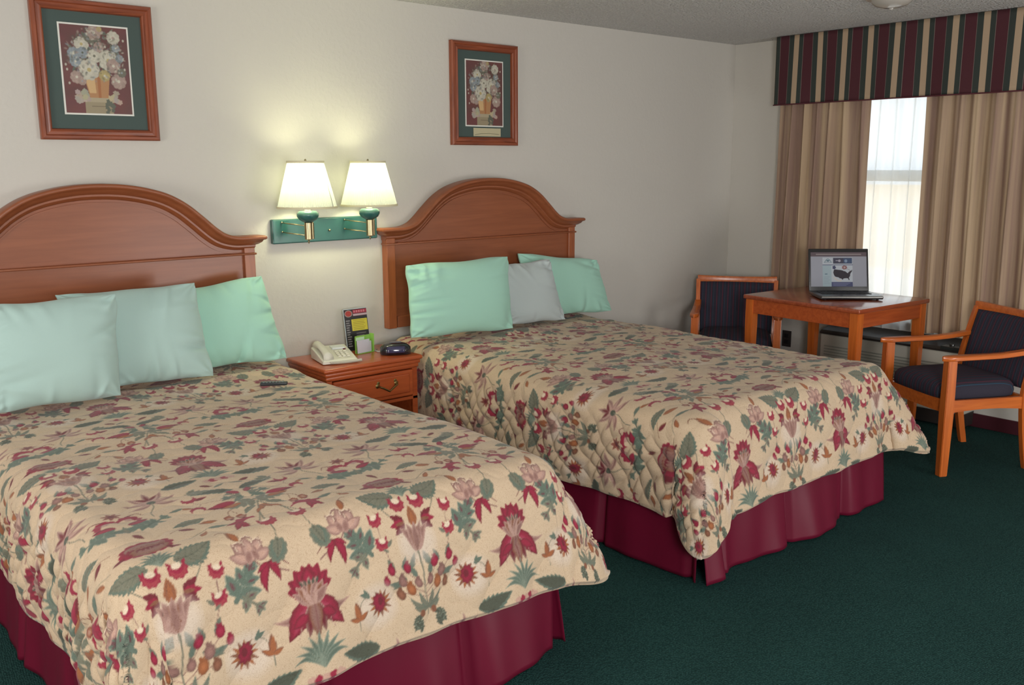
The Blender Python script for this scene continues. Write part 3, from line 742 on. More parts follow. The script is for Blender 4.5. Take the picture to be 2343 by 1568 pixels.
# ------------------------------------------------------------------ headboards
def headboard(cx, label):
    t = thing('headboard', label, 'headboard', (cx, -.003, 0), 0, 'arched wooden headboards')
    ctrl = [(0, 1.525), (.10, 1.520), (.20, 1.503), (.29, 1.475), (.37, 1.430), (.44, 1.372), (.50, 1.318), (.545, 1.288), (.60, 1.273), (.66, 1.271), (.744, 1.271)]
    half = []
    pts = [Vector((a, b)) for a, b in ctrl]
    P = [Vector((-pts[1].x, pts[1].y))] + pts + [2 * pts[-1] - pts[-2]]
    for k in range(1, len(P) - 2):
        for i in range(7):
            q = i / 7; p0, p1, p2, p3 = P[k - 1:k + 3]
            half.append(.5 * (2 * p1 + (p2 - p0) * q + (2 * p0 - 5 * p1 + 4 * p2 - p3) * q * q + (-p0 + 3 * p1 - 3 * p2 + p3) * q ** 3))
    half.append(pts[-1])
    path = [Vector((-p.x, p.y)) for p in half[::-1]] + half[1:]
    # panel below the moulding: polygon extruded
    bm = bmesh.new()
    W = .698
    inner = []
    for p in path:
        if abs(p.x) <= W - .004: inner.append((p.x, p.y - .03))
    outline = [(-W + .004, .73)] + inner + [(W - .004, .73)]
    f = [bm.verts.new((x, -.004, z)) for x, z in outline]; g = [bm.verts.new((x, -.034, z)) for x, z in outline]
    bm.faces.new(f); bm.faces.new(g[::-1])
    for i in range(len(f)):
        j = (i + 1) % len(f); bm.faces.new((f[i], f[j], g[j], g[i]))
    obj('panel', bm, HBW, t)
    # cornice swept along the top: profile in (down-offset, forward)
    prof = [(-.001, .004), (-.001, .092), (.004, .098), (.012, .099), (.018, .094), (.020, .086), (.030, .080), (.040, .066), (.044, .056), (.052, .056), (.057, .050), (.062, .044), (.066, .040), (.066, .004)]
    # mitred returns at both ends carry the profile back to the wall
    n = len(path)
    ex = lambda fw: .700 + max(fw - .055, 0)
    rings = [[(-ex(fw), -.003, path[0].y - off) for off, fw in prof], [(-ex(fw), -fw, path[0].y - off) for off, fw in prof]]
    for i, p in enumerate(path):
        if abs(p.x) > .69: continue
        d = (path[min(i + 1, n - 1)] - path[max(i - 1, 0)]).normalized(); nn = Vector((d.y, -d.x))
        rings.append([(p.x + nn.x * off, -fw, p.y + nn.y * off) for off, fw in prof])
    rings += [[(ex(fw), -fw, path[-1].y - off) for off, fw in prof], [(ex(fw), -.003, path[-1].y - off) for off, fw in prof]]
    bm = bmesh.new(); loft(bm, rings); obj('cornice', bm, HBW, t, True, 50)
    for s in (-1, 1):
        bm = bmesh.new(); x0, x1 = sorted((s * .645, s * W)); box(bm, x0, x1, -.052, -.003, .727, 1.215, .003); obj('stile', bm, HBV, t)
        o = t.children[-1]
    bm = bmesh.new(); box(bm, -W - .006, W + .006, -.062, -.004, 1.180, 1.190, .004, 3); obj('bead_moulding', bm, HBW, t, True, 40)
    # routed line following the arch
    bm = bmesh.new(); rings = []
    ins = [p for p in path if abs(p.x) < .63]
    for i, p in enumerate(ins):
        d = (ins[min(i + 1, len(ins) - 1)] - ins[max(i - 1, 0)]).normalized(); nn = Vector((d.y, -d.x)); q = p + nn * .078
        rings.append([(q.x, -.034, q.y), (q.x, -.040, q.y + .0), (q.x + nn.x * .006, -.040, q.y + nn.y * .006), (q.x + nn.x * .006, -.034, q.y + nn.y * .006)])
    loft(bm, rings); obj('arch_bead', bm, HBW, t)
    bm = bmesh.new(); box(bm, -W + .06, W - .06, -.046, -.03, .728, .79, .003); obj('bottom_rail', bm, HBW, t)
    return t
headboard(-.4715, 'arched wooden headboard behind the nearer bed, cut off by the left of the picture')
headboard(1.672, 'arched wooden headboard behind the farther bed, right of the wall lamp')

# ------------------------------------------------------------------ pillows
def pillow(corners, thick, name, label, col, seed, sag=.065, lean=None):
    """corners: top left, top right, bottom right, bottom left of the pillow's middle plane"""
    TL, TR, BR, BL = [np.array(c, float) for c in corners]
    n = 72
    s = np.linspace(-1, 1, n); S, T = np.meshgrid(s, s)       # S left-right, T top(+1) .. bottom(-1)
    s2 = np.sign(S) * (1 - (1 - np.abs(S)) ** 1.35); t2 = np.sign(T) * (1 - (1 - np.abs(T)) ** 1.35)
    rq = np.hypot(s2, t2); mq = np.maximum(np.abs(s2), np.abs(t2)) + 1e-9
    kq = 1 - .045 * smooth01((rq / mq - 1.12) / .3) * mq ** 4
    s2, t2 = s2 * kq, t2 * kq
    es = s2 * (1 - sag * (1 - t2 ** 2) * np.abs(s2) ** 2 + .010 * np.sin(t2 * 7 + seed) * np.abs(s2) ** 6); et = t2 * (1 - sag * (1 - s2 ** 2) * np.abs(t2) ** 2 + .012 * np.sin(s2 * 6 + seed * 2) * np.abs(t2) ** 6)
    u = (es + 1) / 2; v = (1 - et) / 2
    base = (TL[None, None] * ((1 - u) * (1 - v))[..., None] + TR * (u * (1 - v))[..., None] + BR * (u * v)[..., None] + BL * ((1 - u) * v)[..., None])
    nrm = np.cross(TR - TL, BL - TL); nrm /= np.linalg.norm(nrm)
    if nrm[1] > 0: nrm = -nrm                                   # towards the room
    prof = (np.clip(1 - np.abs(s2) ** 2.6, 0, 1) * np.clip(1 - np.abs(t2) ** 2.6, 0, 1)) ** .55
    rs = np.random.RandomState(seed)
    w = np.zeros_like(S)
    for _ in range(30):                                         # creases running in from the edges
        side = rs.randint(4); p = rs.uniform(-.9, .9); L = rs.uniform(.2, .7); wd = rs.uniform(.03, .07); a_ = rs.uniform(-.5, .5)
        if side == 0: e, q = 1 - s2, t2
        elif side == 1: e, q = 1 + s2, t2
        elif side == 2: e, q = 1 - t2, s2
        else: e, q = 1 + t2, s2
        w += rs.uniform(-.014, .014) * np.exp(-((q - p - a_ * e) / (wd * (1 + e))) ** 2) * np.exp(-(e / L) ** 2)
    for sx, sy in ((1, 1), (1, -1), (-1, 1), (-1, -1)):         # corner puckers
        rr = np.hypot(1 - sx * s2, 1 - sy * t2); aa = np.arctan2(1 - sx * s2, 1 - sy * t2)
        w += .006 * np.sin(aa * 9 + seed) * np.exp(-(rr / .45) ** 2)
    w += .004 * np.sin(s2 * 3 + seed) * np.sin(t2 * 2.4 + seed * 2)
    front = base + nrm * (thick * .5 * prof + w * (prof > .02) * np.minimum(prof * 3, 1))[..., None]
    back = base - nrm * (thick * .5 * prof)[..., None]
    bm = bmesh.new()
    F = [[bm.verts.new(front[j, i]) for i in range(n)] for j in range(n)]
    B = [[F[j][i] if (i in (0, n - 1) or j in (0, n - 1)) else bm.verts.new(back[j, i]) for i in range(n)] for j in range(n)]
    for j in range(n - 1):
        for i in range(n - 1):
            bm.faces.new((F[j][i], F[j][i + 1], F[j + 1][i + 1], F[j + 1][i]))
            bm.faces.new((B[j][i], B[j + 1][i], B[j + 1][i + 1], B[j][i + 1]))
    o = obj(name, bm, col, None, True)
    return tag(o, label, 'pillow', 'pillows on the nearer bed' if 'nearer' in label else 'pillows on the farther bed')
MINT = mat('mint_green_pillowcase', srgb(164, 212, 194), .85, noise_amt=.03, noise_scale=300, sheen=.2)
PALE = mat('pale_mint_pillowcase', srgb(172, 200, 194), .85, noise_amt=.03, noise_scale=300, sheen=.2)
WHIT = mat('white_grey_pillowcase', srgb(186, 198, 198), .85, noise_amt=.03, noise_scale=300, sheen=.2)
# nearer bed
pillow([(-.96 - .10, -.42, 1.105), (-.535, -.42, 1.110), (-.575, -.50, .690), (-1.08, -.50, .70)], .17, 'pillow', 'pale mint pillow at the left edge of the picture, frontmost on the nearer bed', PALE, 3)
pillow([(-.745, -.25, 1.100), (-.155, -.27, 1.105), (-.150, -.40, .690), (-.60, -.36, .70)], .16, 'pillow', 'pale mint pillow in the middle of the nearer bed, between two others', PALE, 7)
pillow([(-.33, -.13, 1.05), (.212, -.16, 1.100), (.265, -.28, .690), (-.20, -.25, .70)], .15, 'pillow', 'mint green pillow on the nearer bed, closest to the nightstand', MINT, 12)
# farther bed
pillow([(.945, -.25, 1.10), (1.632, -.28, 1.105), (1.562, -.41, .700), (.915, -.33, .712)], .16, 'pillow', 'large bright mint pillow at the left of the farther bed, closest to the nightstand', MINT, 21)
pillow([(1.56, -.16, 1.04), (2.020, -.20, 1.055), (2.035, -.33, .690), (1.60, -.30, .70)], .11, 'pillow', 'whitish grey pillow in the middle of the farther bed, between two mint pillows', WHIT, 33)
pillow([(1.815, -.12, 1.10), (2.500, -.13, 1.012), (2.530, -.24, .680), (1.93, -.19, .70)], .10, 'pillow', 'mint green pillow on the farther bed, rightmost of its three pillows', MINT, 40)

# ------------------------------------------------------------------ pictures on the wall
def bouquet():
    w, h = .30, .385
    c = Canvas(w, h, .0011, lin((96, 64, 62)), -w / 2, -h / 2)
    rs = np.random.RandomState(5)
    for _ in range(70):
        c.polar(rs.uniform(-w / 2, w / 2), rs.uniform(-h / 2, h / 2), rs.uniform(.02, .05), rs.uniform(.02, .05), 0, lin((96 + rs.randint(26), 58 + rs.randint(12), 58 + rs.randint(10))), soft=.02, alpha=.3)
    g1, g2 = lin((92, 96, 84)), lin((112, 110, 96))
    def stone(y0, y1, x0, x1, col): c.rect(x0, x1, y0, y1, col)
    # plinth
    stone(.135, .1925, -.055, .055, lin((150, 138, 112))); stone(.118, .135, -.072, .072, lin((168, 156, 130))); stone(.150, .153, -.03, .03, lin((120, 108, 88)))
    for _ in range(26):
        sx = rs.choice([-1, 1]); c.polar(sx * rs.uniform(.04, .085), rs.uniform(.095, .135), rs.uniform(.008, .014), rs.uniform(.006, .011), rs.uniform(0, 3), lin((150 + rs.randint(30), 148 + rs.randint(20), 130 + rs.randint(20))), 6, .15)
    for _ in range(12): c.polar(rs.uniform(.03, .06), rs.uniform(.13, .18), .007, .008, 0, g1, 5, .2)
    # clay pot
    c.poly([(-.055, .025), (.05, .025), (.038, .118), (-.034, .118)], lin((172, 128, 88))); c.poly([(-.052, .03), (-.012, .03), (-.008, .10), (-.034, .10)], lin((200, 166, 120)))
    c.poly([(.0, .03), (.012, .03), (.010, .118), (.0, .118)], lin((160, 104, 66)))
    for _ in range(80):
        a = rs.uniform(0, 2 * PI); r = rs.uniform(0, 1) ** .6
        c.leaf(.0 + r * .10 * math.cos(a), -.055 + r * .085 * math.sin(a), rs.uniform(.02, .04), .011, rs.uniform(0, 6.3), g1 if rs.rand() < .5 else g2)
    def bloom(x, y, r, col, mid, petals=9):
        for k in range(petals):
            a = 2 * PI * k / petals + x * 50
            c.polar(x + math.cos(a) * r * .55, y + math.sin(a) * r * .55, r * .5, r * .42, a, col * rs.uniform(.82, 1.05), edge=col * .78)
        for k in range(5):
            a = 2 * PI * k / 5; c.polar(x + math.cos(a) * r * .25, y + math.sin(a) * r * .25, r * .32, r * .26, a, col, edge=col * .85)
        c.polar(x, y, r * .2, r * .2, 0, mid)
    W, B, P_, Yc = lin((196, 192, 176)), lin((140, 150, 156)), lin((168, 146, 136)), lin((176, 160, 110))
    for a in ((-.052, -.088, .028, W, Yc), (-.02, -.115, .02, g2, g1), (.0, -.135, .028, P_, W), (.022, -.15, .010, Yc, Yc), (.075, -.12, .026, W, P_), (.082, -.08, .016, B, W), (-.085, -.05, .024, B, W), (-.08, -.02, .022, B, W), (-.05, -.055, .022, B, g1),
              (-.005, -.045, .026, W, g2), (.05, -.03, .04, W, Yc), (.068, -.01, .028, P_, W), (-.03, .01, .04, W, Yc), (.03, .03, .022, Yc, W), (.085, .05, .03, P_, W), (-.08, .04, .025, P_, W), (-.06, .055, .016, P_, B), (.015, -.08, .02, P_, g2), (.095, -.04, .016, B, B), (.10, .015, .018, g2, B)):
        bloom(*a)
    for _ in range(260):
        a = rs.uniform(0, 2 * PI); r = rs.uniform(0, 1) ** .5; x, y = .0 + r * .115 * math.cos(a), -.05 + r * .105 * math.sin(a)
        k = rs.randint(5); col = (W * .95, P_ * .8, B * .85, g2 * .8, g1 * .7)[k]
        c.polar(x, y, rs.uniform(.003, .008), rs.uniform(.002, .005), rs.uniform(0, 3), col, alpha=.55, soft=.003)
    for _ in range(16):
        c.polar(rs.uniform(-.12, .12), rs.uniform(-.14, .07), .004, .005, 0, W * .8)
    return c
BOUQ = bouquet()
PAINT = vcol_mat('printed_flower_picture', .35, coat=.4)
def picture(x0, z0, w, h, label, card=False):
    t = thing('framed_picture', label, 'picture', (x0 + w / 2, -.001, z0), 0, 'framed flower pictures')
    fw, D = .046, .03
    prof = [(0, 0), (0, .022), (.006, .029), (.016, .029), (.021, .022), (.030, .022), (.038, .026), (.043, .023), (fw, .014), (fw, 0)]
    for k in range(4):
        bm = bmesh.new(); rings = []
        # side k: run along it with mitred ends
        for e in (0, 1):
            ring = []
            for off, dz in prof:
                L = (w if k % 2 == 0 else h)
                s = off if e == 0 else L - off
                if k == 0: p = (-w / 2 + s, -dz, off)
                elif k == 1: p = (w / 2 - off, -dz, s)
                elif k == 2: p = (w / 2 - s, -dz, h - off)
                else: p = (-w / 2 + off, -dz, h - s)
                ring.append(p)
            rings.append(ring)
        loft(bm, rings); obj('frame_side', bm, FRW if k % 2 == 0 else FRV, t, True, 35)
    bm = bmesh.new(); box(bm, -w / 2 + fw - .004, w / 2 - fw + .004, -.008, -.002, fw - .004, h - fw + .004); obj('mat_board', bm, mat('green_mat_board', srgb(66, 82, 78), .7), t)
    iw, ih = w - 2 * fw - .125, h - 2 * fw - .118
    czz = h / 2 + .006
    bm = bmesh.new(); box(bm, -iw / 2 - .007, iw / 2 + .007, -.0095, -.0078, czz - ih / 2 - .007, czz + ih / 2 + .007); obj('inner_mat', bm, mat('white_mat_line', srgb(222, 222, 214), .6), t)
    nx, ny = 190, 240
    X, Z = np.meshgrid(np.linspace(-1, 1, nx), np.linspace(1, -1, ny))
    P = np.stack([X * iw / 2, np.full_like(X, -.0105), czz + Z * ih / 2], -1)
    o = grid_mesh('flower_print', P, PAINT, t, BOUQ.sample(X * .131, -Z * .1925 * .88 + .010), flip=True)
    if card:
        bm = bmesh.new(); box(bm, -.085, .115, -.0125, -.0115, fw + .004, fw + .050); obj('paper_card', bm, mat('cream_card', srgb(186, 178, 146), .6), t)['label'] = 'cream card slipped under the print'
        bm = bmesh.new(); tube(bm, [(-.075, -.0132, fw + .012), (-.03, -.0132, fw + .019), (.03, -.0132, fw + .021), (.10, -.0132, fw + .016)], .0012, 6); obj('card_print', bm, mat('card_ink', srgb(110, 108, 84), .6), t)
    return t
picture(-.662, 1.709, .486, .566, 'flower picture in a wooden frame, above the nearer bed')
picture(1.447, 1.709, .480, .562, 'flower picture with a cream card at its bottom, above the farther bed', True)

# ------------------------------------------------------------------ wall lamp
TEALP = mat('teal_lacquer', srgb(40, 88, 86), .35, coat=.3, noise_amt=.1)
BRASS = mat('brass', srgb(172, 158, 124), .28, metal=1.0)
def shade_mat():
    m = bpy.data.materials.new('pleated_white_shade'); n, l = nodes_of(m)
    n.remove(n['Principled BSDF']); out = n['Material Output']
    d = n.new('ShaderNodeBsdfDiffuse'); tr = n.new('ShaderNodeBsdfTranslucent'); mx = n.new('ShaderNodeMixShader')
    d.inputs[0].default_value = (.85, .86, .80, 1); tr.inputs[0].default_value = (.29, .30, .285, 1)
    mx.inputs[0].default_value = .55
    l.new(d.outputs[0], mx.inputs[1]); l.new(tr.outputs[0], mx.inputs[2]); l.new(mx.outputs[0], out.inputs[0])
    return m
SHADE = shade_mat()
lamp = thing('wall_lamp', 'teal wall lamp plate carrying two lit lamps with white pleated shades, between the headboards', 'wall lamp', (.641, -.001, 1.28))
bm = bmesh.new(); box(bm, -.305, .293, -.030, 0, -.060, .060, .006, 3); obj('back_plate', bm, TEALP, lamp)
bm = bmesh.new(); lathe(bm, [(.0, 0), (.006, .001), (.006, .006), (.003, .010), (0.0005, .011)], 14, Matrix.Translation((.005, -.030, -.004)) @ Matrix.Rotation(PI / 2, 4, 'X')); obj('knob', bm, BRASS, lamp, True)
for k, (lx, ly) in enumerate(((-.195, -.185), (.155, -.178))):
    zb = -.045 if k == 0 else -.040
    bm = bmesh.new()
    lathe(bm, [(.013, -.034), (.019, -.030), (.019, .048), (.014, .052)], 24, Matrix.Translation((lx, ly, 0)))
    lathe(bm, [(.010, -.032), (.012, -.030), (.012, .046), (.008, .050)], 20, Matrix.Translation((lx + .024, ly + .012, 0)))
    lathe(bm, [(.001, -.052), (.005, -.045), (.003, -.038), (.007, -.034)], 14, Matrix.Translation((lx, ly, 0)))
    sock = obj('swivel_socket', bm, BRASS, lamp, True, 40)
    for dz in (.034, -.012):
        bm = bmesh.new(); tube(bm, [(lx - .062, -.030, dz + .010), (lx - .058, -.09, dz + .008), (lx - .012, ly + .012, dz)], .0028, 8); lathe(bm, [(.0, -.004), (.006, 0), (.0, .006)], 12, Matrix.Translation((lx - .062, -.036, dz + .010)), cap=False); obj('swing_arm', bm, BRASS, lamp, True)
    bm = bmesh.new(); lathe(bm, [(.016, .050), (.024, .052), (.043, .064), (.052, .080), (.052, .094), (.040, .104), (.012, .106)], 32, Matrix.Translation((lx, ly, 0))); obj('lamp_body', bm, TEALP, lamp, True, 60)
    bm = bmesh.new(); lathe(bm, [(.014, .104), (.014, .112), (.010, .118), (.010, .165)], 20, Matrix.Translation((lx, ly, 0))); obj('bulb_socket', bm, mat('ivory_socket', srgb(235, 228, 200), .5), lamp, True, 40)
    # pleated shade
    bm = bmesh.new(); zs0, zs1, r0, r1 = .122, .336, .139, .084
    seg = 180; rings = []
    for q in np.linspace(0, 1, 9):
        ring = []
        for i in range(seg):
            a = 2 * PI * i / seg; r = r0 + (r1 - r0) * q + (.0022 if i % 2 else -.0006) * (1 - .4 * q)
            ring.append((lx + r * math.cos(a), ly + r * math.sin(a), zs0 + (zs1 - zs0) * q))
        rings.append(ring)
    loft(bm, rings, caps=False); sh = obj('lamp_shade', bm, SHADE, lamp)
    if k == 0:
        bm = bmesh.new()
        s_a = -1.05
        rings = []
        for q in np.linspace(0, .62, 6):
            r = r0 + (r1 - r0) * q + .004; wd = .07 * (1 - q / .66)
            rings.append([(lx + r * math.cos(s_a - wd / 2 * j), ly + r * math.sin(s_a - wd / 2 * j), zs0 + (zs1 - zs0) * q) for j in (-1, 1)])
        loft(bm, rings, close=False, caps=False); obj('loose_pleat', bm, SHADE, sh)
    for zz, rr in ((zs0, r0 + .001), (zs1, r1 + .001)):
        bm = bmesh.new(); lathe(bm, [(rr + .0035, zz - .005), (rr + .0045, zz), (rr + .0035, zz + .005), (rr - .002, zz + .005), (rr - .002, zz - .005), (rr + .0035, zz - .005)], 64, Matrix.Translation((lx, ly, 0)), cap=False); obj('shade_trim', bm, mat('shade_trim_cloth', srgb(214, 206, 172), .7), sh, True, 40)
    bm = bmesh.new(); lathe(bm, [(.001, .196), (.012, .194), (.020, .188), (.022, .180), (.018, .172), (.012, .166), (.012, .160)], 24, Matrix.Translation((lx, ly, 0)))
    obj('light_bulb', bm, mat('lit_bulb', srgb(255, 250, 220), .3, emit=(1, .93, .66, 1), emit_s=6), lamp, True)
    bm = bmesh.new()
    for a in (0, 2 * PI / 3, 4 * PI / 3):
        tube(bm, [(lx + .004 * math.cos(a), ly + .004 * math.sin(a), zs1 - .004), (lx + r1 * math.cos(a), ly + r1 * math.sin(a), zs1 - .002)], .0015, 6)
    lathe(bm, [(.001, zs1 - .008), (.007, zs1 - .006), (.007, zs1 + .003), (.004, zs1 + .012), (.001, zs1 + .014)], 14, Matrix.Translation((lx, ly, 0)))
    obj('finial', bm, BRASS, lamp, True, 40)
    L = bpy.data.lights.new('bulb_light', 'POINT'); L.energy = 7.5; L.color = (1.0, 1.0, .60); L.shadow_soft_size = .05
    lo = bpy.data.objects.new('bulb_light', L); lo.location = (lx, ly, .245); lo.parent = lamp; COL.objects.link(lo)
    # the bulb mesh must not swallow its own light
    lo.location = (lx, ly, .240)

# ------------------------------------------------------------------ nightstand and what stands on it
NX, NY = .664, -.20
ns = thing('nightstand', 'orange-brown wooden nightstand with one drawer, between the two beds', 'nightstand', (NX, NY, 0))
bm = bmesh.new(); box(bm, -.285, .285, -.205, .188, .622, .645, .010, 4); box(bm, -.275, .275, -.195, .187, .602, .6225, .006, 3); box(bm, -.268, .268, -.187, .186, .582, .6025, .005, 3); obj('top', bm, NSW, ns, True, 35)
bm = bmesh.new()
box(bm, -.262, -.240, -.170, .185, .0, .602); box(bm, .240, .262, -.170, .185, .0, .602); box(bm, -.240, .240, .170, .184, .04, .602)
box(bm, -.262, .262, -.180, -.168, .578, .602, .002); box(bm, -.262, .262, -.180, -.168, .415, .432, .002); box(bm, -.262, -.232, -.180, -.168, 0, .60, .002); box(bm, .232, .262, -.180, -.168, 0, .60, .002); box(bm, -.232, .232, -.178, -.168, .0, .07, .002)
box(bm, -.240, .240, -.168, .170, .415, .430); box(bm, -.240, .240, -.168, .170, .065, .08)
obj('carcass', bm, NSW, ns)
bm = bmesh.new(); box(bm, -.230, .230, -.192, -.165, .438, .574, .008, 3); box(bm, -.205, .205, -.197, -.190, .458, .556, .005, 2); dr = obj('drawer', bm, NSW, ns)
bm = bmesh.new()
hx, hy, hz = .065, -.200, .508
tube(bm, [(hx - .055, hy + .004, hz + .012), (hx - .050, hy - .018, hz + .010), (hx - .03, hy - .022, hz), (hx, hy - .024, hz - .018), (hx + .03, hy - .022, hz), (hx + .050, hy - .018, hz + .010), (hx + .055, hy + .004, hz + .012)], .0048, 10)
for s in (-1, 1):
    lathe(bm, [(.001, 0), (.010, .001), (.012, .004), (.006, .007), (.001, .008)], 14, Matrix.Translation((hx + s * .055, hy + .004, hz + .012)) @ Matrix.Rotation(PI / 2, 4, 'X'))
    lathe(bm, [(.001, 0), (.008, .001), (.009, .003), (.001, .006)], 12, Matrix.Translation((hx + s * .050, hy + .004, hz + .026)) @ Matrix.Rotation(PI / 2, 4, 'X'))
obj('handle', bm, mat('aged_brass', srgb(150, 130, 84), .35, metal=1), dr, True, 50)

ZN = .6455
CREAM = mat('cream_phone_plastic', srgb(222, 219, 204), .4, noise_amt=.02)
ph = thing('telephone', 'cream corded desk telephone on the left of the nightstand', 'telephone', (.535, -.225, ZN), math.radians(-12))
bm = bmesh.new()
# wedge body, low at the front
rings = []
for x in (-.088, -.082, .082, .088):
    k = .004 if abs(x) > .085 else 0
    rings.append([(x, -.105 + k, .004), (x, .100 - k, .004), (x, .104 - k, .030), (x, .095 - k, .058 - k), (x, .02, .046 - k), (x, -.095, .022 - k), (x, -.105 + k, .016)])
loft(bm, rings); obj('base', bm, CREAM, ph, False)
bm = bmesh.new(); rings = []
for i, q in enumerate(np.linspace(0, 1, 15)):
    y = -.090 + .19 * q; arch = math.sin(PI * q) ** .7
    zc = .018 + .030 * q + .020 + .010 * arch; hh = .012 + .016 * (abs(q - .5) * 2) ** 3; ww = .020 + .006 * (abs(q - .5) * 2) ** 3
    zc -= .010 * (abs(q - .5) * 2) ** 3
    rings.append([(-.055 + ww * math.cos(a), y, zc + hh * math.sin(a)) for a in np.linspace(0, 2 * PI, 14, endpoint=False)])
loft(bm, rings); obj('handset', bm, CREAM, ph, True)
bm = bmesh.new()
for r in range(4):
    for cc in range(3):
        y = -.075 + r * .021; z = .0275 + (y + .095) * (.024 / .115)
        box(bm, .000 + cc * .022, .015 + cc * .022, y, y + .014, z - .004, z + .0035, .002)
obj('keypad', bm, mat('ivory_keys', srgb(228, 224, 206), .5), ph)
bm = bmesh.new(); box(bm, .0, .065, .028, .075, .046, .0555, .001, M=Matrix.Rotation(.07, 4, 'X')); obj('number_card', bm, mat('white_card', srgb(226, 230, 228), .5), ph)
bm = bmesh.new(); box(bm, .052, .066, .012, .017, .046, .052, .001); obj('message_light', bm, mat('dark_red_plastic', srgb(90, 20, 22), .4), ph)
bm = bmesh.new(); pts = []
for i in range(420):
    q = i / 419; a = q * 2 * PI * 42; c0 = Vector((-.055 + .160 * q, -.112 - .014 * math.sin(PI * q), .0085 + .006))
    pts.append((c0.x, c0.y + .006 * math.cos(a), c0.z - .003 + .006 * math.sin(a)))
tube(bm, pts, .0016, 5); obj('coiled_cord', bm, CREAM, ph, True)

# flyer stand
def flyer():
    w, h = .105, .215   # drawn in these units, stretched to the sheet
    c = Canvas(w, h, .0008, lin((38, 36, 38)), -w / 2, -h / 2)
    c.rect(-.0525, .0525, -.1075, -.066, lin((46, 30, 34)))
    c.rect(-.012, .0525, -.104, -.085, lin((150, 40, 62))); c.rect(-.012, .0525, -.083, -.072, lin((186, 160, 168)))
    c.polar(-.032, -.086, .018, .018, 0, lin((150, 140, 136))); c.polar(-.032, -.086, .0145, .0145, 0, lin((168, 58, 52)))
    c.rect(-.022, .050, -.055, .006, lin((206, 192, 62)))
    rs = np.random.RandomState(2)
    for k in range(6): c.rect(.0 - .018 + rs.uniform(0, .004), .046 - rs.uniform(0, .02), -.050 + k * .009, -.0465 + k * .009, lin((160, 146, 44)))
    for k in range(12): c.rect(-.048, -.028 - rs.uniform(0, .008), -.052 + k * .012, -.046 + k * .012, lin((130, 126, 128)))
    for k in range(6): c.rect(-.005, .042 - rs.uniform(0, .02), .018 + k * .012, .022 + k * .012, lin((112, 108, 110)))
    for k in range(5): c.rect(-.008 + k * .011, -.001 + k * .011, -.100, -.090, lin((196, 120, 130)))
    return c
FC = flyer()
ft = thing('flyer', 'tall black, yellow and red flyer standing at the back of the nightstand', 'flyer', (.768, -.085, ZN), math.radians(0))
X, Z = np.meshgrid(np.linspace(-.0525, .0525, 110), np.linspace(.1075, -.1075, 220))
tl = .11
P = np.stack([X * 1.30, .035 * (Z + .1075) / .215 - .0015 + .002, (Z + .1075) * math.cos(.16) + .001], -1)
grid_mesh('printed_face', P, vcol_mat('flyer_print', .35), ft, FC.sample(X, -Z), flip=True)
bm = bmesh.new(); loft(bm, [[(x_, .003, 0), (x_, .006, 0), (x_, .041, .2165), (x_, .038, .2165)] for x_ in (-.071, .071)]); obj('acrylic_holder', bm, mat('frosted_acrylic', srgb(190, 200, 205), .2), ft)
bm = bmesh.new(); box(bm, -.071, .071, .004, .06, .0, .003, .001); obj('foot', bm, mat('frosted_acrylic', srgb(190, 200, 205), .2), ft)
# green card holder with a white note
gh = thing('card_holder', 'small bright green holder with white cards in front of the flyer', 'card holder', (.745, -.160, ZN), math.radians(8))
GRN = mat('lime_green_card', srgb(140, 190, 84), .5)
bm = bmesh.new(); box(bm, -.048, .052, .006, .009, 0, .090, .0008); box(bm, .0525, .055, -.022, .010, 0, .096, .0008); box(bm, -.048, .055, -.022, .008, 0, .003, .0008); obj('holder', bm, GRN, gh)
bm = bmesh.new(); box(bm, -.050, .030, -.018, -.012, .003, .070, .0008, M=Matrix.Rotation(-.05, 4, 'X')); box(bm, -.045, .046, -.010, -.006, .003, .058, .0008); obj('note_card', bm, mat('white_note_card', srgb(206, 206, 214), .6), gh)
bm = bmesh.new(); box(bm, -.044, .010, .002, .005, .066, .083, .0008); obj('folded_tab', bm, mat('pale_green_card', srgb(196, 226, 190), .6), gh)
# clock radio
ck = thing('alarm_clock', 'rounded black alarm clock on the right of the nightstand', 'alarm clock', (.850, -.300, ZN), math.radians(-30))
bm = bmesh.new(); rings = []
for i in range(17):
    q = -1 + 2 * i / 16; x = .078 * q; s = (1 - abs(q) ** 3.2) ** .5 if abs(q) < 1 else .0
    s = max(s, .25)
    rings.append([(x, -.045 * s, .004), (x, -.052 * s, .022), (x, -.042 * s, .050 * (.4 + .6 * s)), (x, -.010 * s, .062 * (.4 + .6 * s)), (x, .030 * s, .058 * (.4 + .6 * s)), (x, .048 * s, .034), (x, .045 * s, .004)])
loft(bm, rings); obj('body', bm, mat('glossy_black_plastic', srgb(30, 32, 40), .18, coat=.5), ck, True, 70)
bm = bmesh.new(); rings = []
for i in range(9):
    q = -1 + 2 * i / 8; x = .046 * q; y = -.0525 - .001 + .005 * q * q
    rings.append([(x, y, .014), (x, y - .0015, .018), (x, y + .006, .046), (x, y + .009, .048)])
loft(bm, rings); obj('display_window', bm, mat('dark_display_glass', srgb(52, 50, 84), .08, coat=1), ck, True)
bm = bmesh.new(); box(bm, -.03, .03, -.008, .008, .0605, .0655, .002); obj('snooze_bar', bm, mat('grey_plastic', srgb(120, 120, 126), .3), ck)
bm = bmesh.new(); tube(bm, [(-.06, .04, .01), (-.085, .06, .004), (-.10, .09, .0035), (-.09, .125, .004)], .003, 8); obj('cord', bm, mat('white_cord', srgb(200, 200, 200), .5), ck, True)

